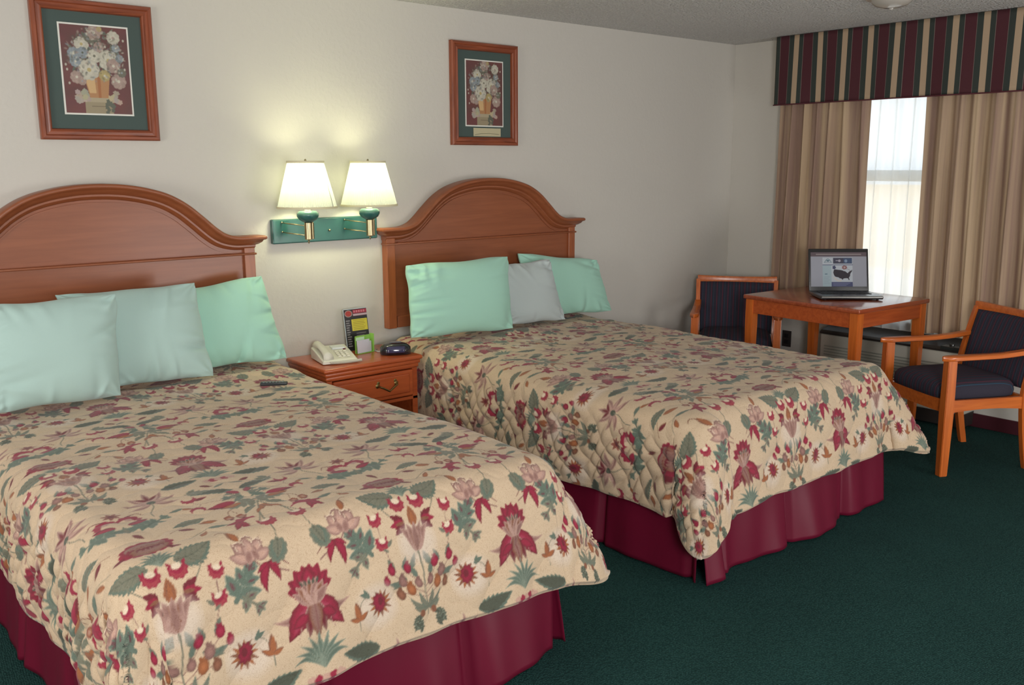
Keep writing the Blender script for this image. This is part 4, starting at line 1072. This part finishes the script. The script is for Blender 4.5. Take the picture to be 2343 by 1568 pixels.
# remote on the nearer bed
rm = thing('remote_control', 'small dark remote control lying on the nearer bedspread', 'remote control', (-.018, -.690, .688), math.radians(-32))
bm = bmesh.new(); box(bm, -.056, .056, -.014, .014, 0, .014, .005, 3); obj('casing', bm, mat('black_remote_plastic', srgb(38, 42, 46), .4), rm, True, 40)
bm = bmesh.new()
for i in range(7):
    for j in range(3): box(bm, -.045 + i * .013, -.037 + i * .013, -.010 + j * .008, -.005 + j * .008, .013, .0158, .0008)
obj('button_pad', bm, mat('grey_rubber_keys', srgb(110, 118, 118), .6), rm)

# ------------------------------------------------------------------ valance, curtains, sheer
def stripes():
    m = bpy.data.materials.new('striped_valance_cloth'); n, l = nodes_of(m); b = n['Principled BSDF']; b.inputs['Roughness'].default_value = .75; b.inputs['Specular IOR Level'].default_value = .2
    tc = n.new('ShaderNodeTexCoord'); sx = n.new('ShaderNodeSeparateXYZ'); l.new(tc.outputs['Object'], sx.inputs[0])
    m1 = n.new('ShaderNodeMath'); m1.operation = 'MULTIPLY_ADD'; m1.inputs[1].default_value = -1 / .1745; m1.inputs[2].default_value = -(.603 - .1745 * .1) / .1745 + 10
    l.new(sx.outputs['Y'], m1.inputs[0])
    fr = n.new('ShaderNodeMath'); fr.operation = 'FRACT'; l.new(m1.outputs[0], fr.inputs[0])
    cr = n.new('ShaderNodeValToRGB'); cr.color_ramp.interpolation = 'CONSTANT'
    cream, grn, bur, ln = srgb(176, 153, 128), srgb(56, 62, 58), srgb(78, 42, 48), srgb(130, 116, 110)
    e = cr.color_ramp.elements
    seq = [(0, cream), (.20, grn), (.375, ln), (.388, bur), (.77, ln), (.783, grn), (.985, cream)]
    e[0].position, e[0].color = seq[0]; e[1].position, e[1].color = seq[1]
    for p, c in seq[2:]:
        x = e.new(p); x.color = c
    l.new(fr.outputs[0], cr.inputs[0]); l.new(cr.outputs[0], b.inputs['Base Color'])
    return m
STRIPE = stripes()
va = thing('valance', 'burgundy, green and cream striped fabric valance above the window', 'valance', (0, 0, 0))
VX, VZ = 3.875, 1.993
ys = np.linspace(-.445, -3.05, 330); zz = np.linspace(2.437, VZ, 16)
Yg, Zg = np.meshgrid(ys, zz)
fr = (2.437 - Zg) / .44
per = .1745
wob = .006 * np.cos(2 * PI * (Yg + .603) / (per * 2)) * fr + .004 * np.sin(Yg * 9) * fr
P = np.stack([VX - .004 - wob, Yg + .010 * fr * 0, Zg + .0], -1)
o = grid_mesh('face_cloth', P, STRIPE, va, flip=True)
sm = o.modifiers.new('thickness', 'SOLIDIFY'); sm.thickness = .005
for y_ in (-.452, -3.054):
    bm = bmesh.new(); box(bm, VX + .012, XR - .003, y_, y_ + .006, VZ + .005, 2.436); obj('end_panel', bm, mat('cream_valance_cloth', srgb(190, 164, 128), .8), va)
bm = bmesh.new(); box(bm, VX + .012, XR - .003, -3.045, -.455, 2.400, 2.415); obj('top_board', bm, mat('raw_board', srgb(170, 150, 120), .8), va)
bm = bmesh.new(); tube(bm, [(VX - .006 - .006 * math.cos(2 * PI * (y + .603) / (per * 2)), y, VZ - .002) for y in np.linspace(-.440, -3.05, 160)], .0045, 6); obj('piping', bm, mat('burgundy_piping', srgb(84, 34, 42), .7), va, True)

def curtain_mat(name, c1, c2, trans, scale):
    m = bpy.data.materials.new(name); n, l = nodes_of(m); out = n['Material Output']; b = n['Principled BSDF']
    b.inputs['Roughness'].default_value = .85; b.inputs['Specular IOR Level'].default_value = .15
    tc = n.new('ShaderNodeTexCoord'); mp = n.new('ShaderNodeMapping'); mp.inputs['Scale'].default_value = (scale, scale, scale * .015); l.new(tc.outputs['Object'], mp.inputs[0])
    t = n.new('ShaderNodeTexNoise'); t.inputs['Scale'].default_value = 1; t.inputs['Detail'].default_value = 5; l.new(mp.outputs[0], t.inputs['Vector'])
    cr = n.new('ShaderNodeValToRGB'); cr.color_ramp.elements[0].position = .38; cr.color_ramp.elements[1].position = .62; cr.color_ramp.elements[0].color = c2; cr.color_ramp.elements[1].color = c1
    l.new(t.outputs[0], cr.inputs[0]); l.new(cr.outputs[0], b.inputs['Base Color'])
    tr = n.new('ShaderNodeBsdfTranslucent'); l.new(cr.outputs[0], tr.inputs[0]); mx = n.new('ShaderNodeMixShader'); mx.inputs[0].default_value = trans
    l.new(b.outputs[0], mx.inputs[1]); l.new(tr.outputs[0], mx.inputs[2]); l.new(mx.outputs[0], out.inputs[0])
    return m
DRAPE = curtain_mat('tan_drapery', srgb(188, 164, 136), srgb(150, 124, 110), .08, 22)
def drape(y0, y1, z0, z1, x, label, name, m, seed, n_fold, amp, bottom=(0, 0), cat='curtain', group=None):
    L = abs(y1 - y0); nx, nz = int(L / .004), 60
    t = np.linspace(0, 1, nx); zs = np.linspace(z1, z0, nz); T, Z = np.meshgrid(t, zs)
    q = (z1 - Z) / (z1 - z0)
    rs = np.random.RandomState(seed); ph = rs.uniform(0, 6, 4)
    phase = T * n_fold * 2 * PI + .9 * np.sin(T * 7 + ph[0]) + .35 * np.sin(q * 2.2 + ph[1] + T * 5)
    wave = np.sin(phase) + .35 * np.sin(2 * phase + ph[2])
    X = x + amp * wave * (.75 + .35 * q) + .006 * np.sin(T * 60 + q * 4)
    Y = y0 + (y1 - y0) * T + .010 * np.cos(phase) * (.4 + .6 * q) + (bottom[0] * (1 - T) + bottom[1] * T) * q
    o = grid_mesh(name, np.stack([X, Y, Z], -1), m, None, flip=(y1 < y0))
    return tag(o, label, cat, group)
drape(-.470, -1.128, .575, 2.05, 3.925, 'tan curtain panel hanging left of the bright window gap, behind the laptop', 'curtain', DRAPE, 3, 6.2, .022, (.012, -.015), group='tan curtain panels')
drape(-1.492, -2.98, .560, 2.05, 3.925, 'tan curtain panel hanging right of the bright window gap', 'curtain', DRAPE, 8, 13.5, .022, (-.02, 0), group='tan curtain panels')
SHEER = bpy.data.materials.new('white_sheer_voile'); n, l = nodes_of(SHEER); out = n['Material Output']; n.remove(n['Principled BSDF'])
tp = n.new('ShaderNodeBsdfTransparent'); tr = n.new('ShaderNodeBsdfTranslucent'); df = n.new('ShaderNodeBsdfDiffuse'); mx = n.new('ShaderNodeMixShader'); m2 = n.new('ShaderNodeMixShader')
tr.inputs[0].default_value = (.86, .88, .86, 1); df.inputs[0].default_value = (.84, .86, .86, 1)
lw = n.new('ShaderNodeLayerWeight'); lw.inputs['Blend'].default_value = .35
mr = n.new('ShaderNodeMapRange'); mr.inputs[3].default_value = .80; mr.inputs[4].default_value = .99; l.new(lw.outputs['Facing'], mr.inputs[0])
mx.inputs[0].default_value = .35; l.new(tr.outputs[0], mx.inputs[1]); l.new(df.outputs[0], mx.inputs[2])
l.new(mr.outputs[0], m2.inputs[0]); l.new(tp.outputs[0], m2.inputs[1]); l.new(mx.outputs[0], m2.inputs[2]); l.new(m2.outputs[0], out.inputs[0])
drape(-.66, -2.72, .545, 2.06, 3.985, 'white sheer curtain glowing with daylight between the two tan curtains', 'sheer_curtain', SHEER, 5, 19, .015)
# ------------------------------------------------------------------ air conditioner under the window
ac = thing('air_conditioner', 'cream wall air conditioner with a dark top under the window, behind the table', 'air conditioner', (3.93, -1.40, 0))
ACM = mat('cream_ac_metal', srgb(186, 184, 172), .45); ACD = mat('dark_brown_ac_grille', srgb(44, 40, 38), .4)
bm = bmesh.new(); box(bm, -.085, .094, -.495, .485, .10, .475, .012, 3); obj('cabinet', bm, ACM, ac, True, 40)
bm = bmesh.new(); box(bm, -.072, .094, -.485, .475, .015, .099, .004); obj('kick_panel', bm, ACD, ac)
bm = bmesh.new(); loft(bm, [[(-.088, y, .476), (.094, y, .476), (.094, y, .535), (-.070, y, .500), (-.088, y, .488)] for y in (-.497, .487)]); obj('air_outlet_deck', bm, ACD, ac)
bm = bmesh.new()
for k in range(13): box(bm, -.091, -.084, -.46, .45, .165 + k * .019, .173 + k * .019, .002)
obj('louver_grille', bm, mat('grey_louver', srgb(150, 150, 140), .5), ac)
bm = bmesh.new(); box(bm, -.095, .02, -.497, -.330, .500, .522, .003, M=Matrix.Translation((0, 0, -.012))); lathe(bm, [(.014, 0), (.013, .012), (.002, .013)], 18, Matrix.Translation((-.05, -.38, .508))); lathe(bm, [(.014, 0), (.013, .012), (.002, .013)], 18, Matrix.Translation((-.05, -.44, .508))); obj('control_panel', bm, mat('glossy_dark_controls', srgb(50, 54, 52), .15, coat=.6), ac)
# outlet on the window wall
ol = thing('wall_outlet', 'dark wall outlet low on the wall behind the left armchair', 'outlet', (XR - .001, -.545, .365))
bm = bmesh.new(); box(bm, -.006, 0, -.036, .036, -.058, .058, .002); obj('cover_plate', bm, mat('brown_plate', srgb(50, 44, 42), .5), ol)
for dz in (-.022, .022):
    bm = bmesh.new(); box(bm, -.009, -.005, -.017, .017, dz - .014, dz + .014, .003); obj('socket', bm, mat('black_socket', srgb(24, 22, 22), .5), ol)

# ------------------------------------------------------------------ armchairs
NAVY = None
def upholstery():
    m = bpy.data.materials.new('navy_striped_upholstery'); n, l = nodes_of(m); b = n['Principled BSDF']; b.inputs['Roughness'].default_value = .9; b.inputs['Specular IOR Level'].default_value = .15
    tc = n.new('ShaderNodeTexCoord'); sx = n.new('ShaderNodeSeparateXYZ'); l.new(tc.outputs['Object'], sx.inputs[0])
    mm = n.new('ShaderNodeMath'); mm.operation = 'MULTIPLY'; mm.inputs[1].default_value = 1 / .038; l.new(sx.outputs['X'], mm.inputs[0])
    fr = n.new('ShaderNodeMath'); fr.operation = 'FRACT'; l.new(mm.outputs[0], fr.inputs[0])
    cr = n.new('ShaderNodeValToRGB'); cr.color_ramp.interpolation = 'CONSTANT'; e = cr.color_ramp.elements
    e[0].position = 0; e[0].color = srgb(60, 58, 70); e[1].position = .42; e[1].color = srgb(112, 52, 68)
    x = e.new(.52); x.color = srgb(60, 58, 70); x = e.new(.86); x.color = srgb(52, 86, 108); x = e.new(.92); x.color = srgb(60, 58, 70)
    l.new(fr.outputs[0], cr.inputs[0])
    t = n.new('ShaderNodeTexNoise'); t.inputs['Scale'].default_value = 500; l.new(tc.outputs['Object'], t.inputs['Vector'])
    mx = n.new('ShaderNodeMix'); mx.data_type = 'RGBA'; mx.blend_type = 'MULTIPLY'; mx.inputs[0].default_value = .3
    l.new(cr.outputs[0], mx.inputs[6]); l.new(t.outputs[0], mx.inputs[7]); l.new(mx.outputs[2], b.inputs['Base Color'])
    bp = n.new('ShaderNodeBump'); bp.inputs['Strength'].default_value = .3; bp.inputs['Distance'].default_value = .001; l.new(t.outputs[0], bp.inputs['Height']); l.new(bp.outputs[0], b.inputs['Normal'])
    return m
UPH = upholstery()
def rect_ring(cx, cy, z, wx, wy):
    return [(cx - wx, cy - wy, z), (cx + wx, cy - wy, z), (cx + wx, cy + wy, z), (cx - wx, cy + wy, z)]
def armchair(label, loc, rz):
    """front faces local -y; width along x"""
    t = thing('armchair', label, 'chair', loc, rz, 'wooden armchairs')
    HW, FY, RY = .262, -.248, .215
    def backx(z): return RY + (.10 * max(0, (z - .42) / .40) ** 1.3 if z > .42 else .055 * ((.42 - z) / .42) ** 1.8)
    for s in (-1, 1):
        bm = bmesh.new()
        loft(bm, [rect_ring(s * (HW - .0), FY, 0, .020, .022), rect_ring(s * HW, FY, .33, .025, .027), rect_ring(s * HW, FY, .615, .023, .025)])
        bmesh.ops.bevel(bm, geom=bm.edges[:], offset=.003, segments=2, affect='EDGES'); obj('front_leg', bm, CHW, t, True, 40)
        bm = bmesh.new(); rings = []
        for z in np.linspace(0, .80, 22):
            tp_ = .018 + .006 * math.exp(-((z - .42) / .18) ** 2); xx = s * (HW - .012 + .016 * (z / .8) )
            rings.append(rect_ring(xx, backx(z), z, .014, tp_))
        loft(bm, rings); bmesh.ops.bevel(bm, geom=[e for e in bm.edges if abs(e.verts[0].co.z - e.verts[1].co.z) > .01], offset=.003, segments=2, affect='EDGES'); obj('rear_leg', bm, CHW, t, True, 40)
        # arm: flat board, rounded at the front, slightly scooped
        bm = bmesh.new(); rings = []
        for q in np.linspace(0, 1, 18):
            y = FY - .050 + (backx(.66) - FY + .040) * q
            w = .030 * min(1, math.sqrt(max(0.02, 1 - (1 - min(q / .10, 1)) ** 2))) * (1 - .25 * q)
            z0 = .612 + .022 * (2 * q - 1) ** 2 * (q > .5) ; cxx = s * (HW + .004 - .004 * q)
            rings.append([(cxx - w, y, z0 + .004), (cxx - w * .8, y, z0), (cxx + w * .8, y, z0), (cxx + w, y, z0 + .004), (cxx + w, y, z0 + .020), (cxx + w * .8, y, z0 + .025), (cxx - w * .8, y, z0 + .025), (cxx - w, y, z0 + .020)])
        loft(bm, rings); obj('armrest', bm, CHX, t, True, 45)
    # apron: front bowed, sides, rear
    bm = bmesh.new(); rings = []
    for x in np.linspace(-HW + .018, HW - .018, 13):
        b_ = .014 * (1 - (x / HW) ** 2)
        rings.append([(x, FY - .004 - b_, .335), (x, FY + .018 - b_, .335), (x, FY + .018 - b_, .400), (x, FY - .004 - b_, .400)])
    loft(bm, rings); obj('front_rail', bm, CHX, t, True, 40)
    for s in (-1, 1):
        bm = bmesh.new(); rings = []
        for q in np.linspace(0, 1, 10):
            y = FY + .02 + (RY - FY - .035) * q; x = s * (HW - .006 + .0)
            lo_ = .335 + .012 * math.sin(PI * q)
            rings.append([(x - .010, y, lo_), (x + .010, y, lo_), (x + .010, y, .400), (x - .010, y, .400)])
        loft(bm, rings); obj('side_rail', bm, CHX, t, True, 40)
    bm = bmesh.new(); box(bm, -HW + .01, HW - .01, RY - .012, RY + .010, .335, .400, .002); obj('rear_rail', bm, CHX, t)
    # seat cushion
    bm = bmesh.new(); n_ = 26; hw, hd = HW - .024, .238
    def sq(a, e=.35): c_, s_ = math.cos(a), math.sin(a); return (math.copysign(abs(c_) ** e, c_), math.copysign(abs(s_) ** e, s_))
    rings = []
    for (k, z) in ((.93, .392), (.985, .400), (1.0, .425), (.985, .452), (.93, .472), (.80, .486), (.5, .494), (.15, .496)):
        rings.append([(sq(a)[0] * hw * k, sq(a)[1] * hd * k - .026, z) for a in np.linspace(0, 2 * PI, 56, endpoint=False)])
    loft(bm, rings); obj('seat', bm, UPH, t, True, 60)
    # backrest
    bm = bmesh.new(); rings = []
    for x in np.linspace(-HW - .008, HW + .008, 21):
        b_ = .030 * (1 - (x / HW) ** 2); y = backx(.80) + b_
        rings.append([(x, y - .014, .782), (x, y + .012, .782), (x, y + .016, .812 + .006 * (x / HW) ** 2), (x, y + .012, .818 + .008 * (x / HW) ** 2), (x, y - .012, .818 + .008 * (x / HW) ** 2), (x, y - .016, .812 + .006 * (x / HW) ** 2)])
    loft(bm, rings); obj('top_rail', bm, CHX, t, True, 40)
    bm = bmesh.new(); nxx, nzz = 25, 17; F, B_ = [], []
    for j in range(nzz):
        z = .435 + (.785 - .435) * j / (nzz - 1); fr_, br_ = [], []
        for i in range(nxx):
            q = -1 + 2 * i / (nxx - 1); x = q * (HW - .020 + .010 * (z - .43) / .35)
            b_ = .030 * (1 - q * q) * smooth_f((z - .42) / .38); y = backx(z) + b_
            puff = .020 * (max(0, 1 - abs(q) ** 6) ** .5) * (max(0, 1 - abs(2 * j / (nzz - 1) - 1) ** 8) ** .5)
            fr_.append(bm.verts.new((x, y - .004 - puff, z))); br_.append(bm.verts.new((x, y + .006 + puff * .5, z)))
        F.append(fr_); B_.append(br_)
    for j in range(nzz - 1):
        for i in range(nxx - 1):
            bm.faces.new((F[j][i], F[j][i + 1], F[j + 1][i + 1], F[j + 1][i])); bm.faces.new((B_[j][i], B_[j + 1][i], B_[j + 1][i + 1], B_[j][i + 1]))
        bm.faces.new((F[j][0], F[j + 1][0], B_[j + 1][0], B_[j][0])); bm.faces.new((F[j][-1], B_[j][-1], B_[j + 1][-1], F[j + 1][-1]))
    for i in range(nxx - 1):
        bm.faces.new((F[0][i], B_[0][i], B_[0][i + 1], F[0][i + 1])); bm.faces.new((F[-1][i], F[-1][i + 1], B_[-1][i + 1], B_[-1][i]))
    obj('backrest', bm, UPH, t, True, 60)
    return t
def smooth_f(t):
    t = min(max(t, 0), 1); return t * t * (3 - 2 * t)
ch = armchair('wooden armchair with navy seat at the right edge of the picture, right of the table', (3.300, -2.075, 0), math.radians(-118.6))
dup(ch, (3.445, -.515, 0), math.radians(-54), 'wooden armchair with navy backrest in the corner, behind the left of the table')

# ------------------------------------------------------------------ table
tb = thing('table', 'square orange-brown wooden table by the window, carrying the laptop', 'table', (3.462, -1.228, 0), math.radians(-4))
TWX, TDY = .365, .41
bm = bmesh.new(); box(bm, -TWX, TWX, -TDY, TDY, .768, .794, .006, 3); obj('tabletop', bm, TBT, tb, True, 40)
for sx in (-1, 1):
    for sy in (-1, 1):
        bm = bmesh.new(); cx_, cy_ = sx * (TWX - .040), sy * (TDY - .040)
        loft(bm, [rect_ring(cx_, cy_, 0, .019, .019), rect_ring(cx_, cy_, .60, .028, .028), rect_ring(cx_, cy_, 0.7675, .028, .028)])
        bmesh.ops.bevel(bm, geom=bm.edges[:], offset=.003, segments=2, affect='EDGES'); obj('leg', bm, CHW, tb, True, 40)
for s in (-1, 1):
    bm = bmesh.new(); box(bm, -TWX + .062, TWX - .062, s * (TDY - .030) - .010, s * (TDY - .030) + .010, .680, 0.7675, .002); obj('apron', bm, TBW, tb)
    bm = bmesh.new(); box(bm, s * (TWX - .030) - .010, s * (TWX - .030) + .010, -TDY + .062, TDY - .062, .680, 0.7675, .002); obj('apron', bm, TBW, tb)

# ------------------------------------------------------------------ laptop and papers
def screen_page():
    w, h = .345, .215
    c = Canvas(w, h, .0008, lin((138, 140, 150)), -w / 2, -h / 2)
    c.rect(-w / 2, w / 2, -h / 2, -h / 2 + .026, lin((84, 72, 78))); c.rect(-.14, .14, -.098, -.091, lin((128, 118, 118)))
    c.rect(-.10, .085, -.075, .1075, lin((162, 168, 176))); c.rect(-.10, -.045, -.03, .1075, lin((140, 156, 164)))
    c.rect(-.034, .083, -.072, -.036, lin((58, 58, 74))); c.rect(.03, .083, -.070, -.038, lin((56, 70, 98)))
    c.polar(.005, -.054, .008, .008, 0, lin((150, 146, 156))); c.rect(-.018, -.004, -.058, -.052, lin((128, 126, 140))); c.polar(.045, -.053, .009, .010, 0, lin((112, 128, 152)))
    # roof shaped emblem
    c.stroke([(-.086, -.046), (-.074, -.062), (-.066, -.066), (-.058, -.062), (-.046, -.046)], .004, lin((90, 112, 122)))
    c.stroke([(-.09, -.043), (-.042, -.043)], .003, lin((110, 124, 134))); c.polar(-.066, -.054, .009, .006, 0, lin((84, 104, 116)))
    c.rect(-.10, .088, -.030, -.026, lin((66, 70, 98)))
    # outline of the United States
    us = [(-.030, .003), (-.022, .000), (.012, .004), (.022, .006), (.030, .010), (.040, .012), (.050, .020), (.056, .024), (.062, .016), (.070, .010), (.078, .008), (.080, .002), (.084, .004), (.080, .016), (.074, .022), (.070, .032), (.070, .040), (.066, .046), (.062, .052), (.066, .066), (.062, .068), (.056, .056), (.046, .055), (.036, .056), (.028, .058), (.024, .066), (.018, .060), (.012, .056), (.006, .056), (-.002, .050), (-.014, .048), (-.024, .044), (-.030, .034), (-.034, .020)]
    c.poly(us, lin((40, 34, 44)))
    c.polar(-.028, -.012, .010, .011, 0, lin((56, 60, 88)), 5, .15)
    c.polar(.036, -.012, .015, .012, 0, lin((120, 78, 80)), 7, .15); c.polar(.036, -.012, .006, .006, 0, lin((160, 140, 140))); c.stroke([(.052, -.004), (.076, .010)], .002, lin((100, 84, 92)))
    c.stroke([(-.028, .052), (-.016, .064), (.0, .072), (.015, .070)], .006, lin((178, 168, 158)))
    c.rect(-.045, .085, .079, .1075, lin((64, 68, 100)))
    for k in range(3): c.rect(-.036, .07 - k * .012, .085 + k * .007, .088 + k * .007, lin((104, 108, 136)))
    c.rect(-.085, -.070, .026, .032, lin((84, 106, 120)))
    for k in range(5): c.rect(-.092, -.055 - (k % 2) * .008, .045 + k * .010, .048 + k * .010, lin((128, 142, 152)))
    return c
SC = screen_page()
lt = thing('laptop', 'open black laptop with a web page on its screen, on the table', 'laptop', (3.372, -1.395, .7945), math.radians(-42))
# local: front edge along x at y = 0, depth to +y
LW, LD = .185, .262
BLK = mat('black_laptop_plastic', srgb(30, 30, 32), .3, coat=.3); SIL = mat('silver_laptop_edge', srgb(140, 140, 136), .3, metal=.6)
bm = bmesh.new(); box(bm, -LW, LW, 0, LD, .006, .026, .006, 3); obj('base', bm, BLK, lt, True, 40)
bm = bmesh.new(); box(bm, -LW + .006, LW - .006, .002, .022, .0262, .0272, .0004); box(bm, -LW + .004, LW - .004, -.0015, .004, .016, .024, .002); obj('front_trim', bm, SIL, lt)
bm = bmesh.new(); box(bm, -.045, .035, .020, .070, .0262, .0276, .0006); obj('touchpad', bm, mat('grey_touchpad', srgb(96, 96, 92), .3), lt)
bm = bmesh.new()
for r in range(6):
    for cc in range(15): box(bm, -.150 + cc * .020, -.133 + cc * .020, .095 + r * .0195, .111 + r * .0195, .0255, .0295, .0012, 1)
obj('keyboard', bm, mat('black_keys', srgb(26, 26, 28), .45), lt)
for x, y in [(x, y) for x in (-LW + .025, LW - .035) for y in (.02, LD - .03)]:
    bm = bmesh.new(); box(bm, x, x + .014, y, y + .014, 0, .007, .002); obj('rubber_foot', bm, mat('black_rubber', srgb(25, 25, 25), .6), lt)
tilt = math.radians(14)
MT = Matrix.Translation((0, LD - .012, .022)) @ Matrix.Rotation(-tilt, 4, 'X')
SH = .268
bm = bmesh.new(); box(bm, -LW, LW, 0, .011, 0, SH, .0055, 3, M=MT); lid = obj('lid', bm, BLK, lt, True, 40)
X, Z = np.meshgrid(np.linspace(-.1725, .1725, 300), np.linspace(.1075, -.1075, 190))
P = np.stack([X, np.full_like(X, -.0012), Z + .030 + .1075], -1)
Mn = np.array(MT); P = P @ Mn[:3, :3].T + Mn[:3, 3]
scr = grid_mesh('screen', P, vcol_mat('lit_screen', .25, emit=.16), lid, SC.sample(X, -Z), flip=True)
bm = bmesh.new(); box(bm, -.165, .165, .002, .010, -.004, .010, .003, M=MT); obj('hinge', bm, SIL, lt)
# papers beside the laptop
pp = thing('paper_stack', 'few white sheets with dark lines lying on the table right of the laptop', 'papers', (3.700, -1.31, .7945), math.radians(-35))
for k in range(3):
    bm = bmesh.new(); box(bm, -.060 + .006 * k, .055 + .006 * k, -.075, .075, .0003 + .0012 * k, .0013 + .0012 * k, 0, M=Matrix.Rotation(.06 * k, 4, 'Z')); obj('sheet', bm, mat('white_paper', srgb(222, 228, 232), .4), pp)
bm = bmesh.new()
for k in range(4): box(bm, -.045, .045, -.055 + k * .028, -.050 + k * .028, .0038, .0042)
obj('printed_line', bm, mat('dark_ink', srgb(50, 66, 66), .6), pp)

# ------------------------------------------------------------------ ceiling fixture
cf = thing('ceiling_light', 'small clear glass ceiling light at the top edge of the picture', 'ceiling light', (3.005, -1.71, 2.44))
bm = bmesh.new(); lathe(bm, [(.125, -.0005), (.130, -.006), (.124, -.014), (.105, -.018)], 48); obj('mount', bm, mat('white_enamel', srgb(196, 184, 172), .4), cf, True, 40)
gm = bpy.data.materials.new('rippled_glass'); n, l = nodes_of(gm); b = n['Principled BSDF']; b.inputs['Base Color'].default_value = (.8, .78, .72, 1); b.inputs['Roughness'].default_value = .12; b.inputs['Transmission Weight'].default_value = .6; b.inputs['IOR'].default_value = 1.45
bm = bmesh.new(); lathe(bm, [(.100, -.016), (.098, -.030), (.078, -.046), (.045, -.056), (.012, -.059), (.010, -.066), (.001, -.068)], 48); obj('glass_dome', bm, gm, cf, True, 60)
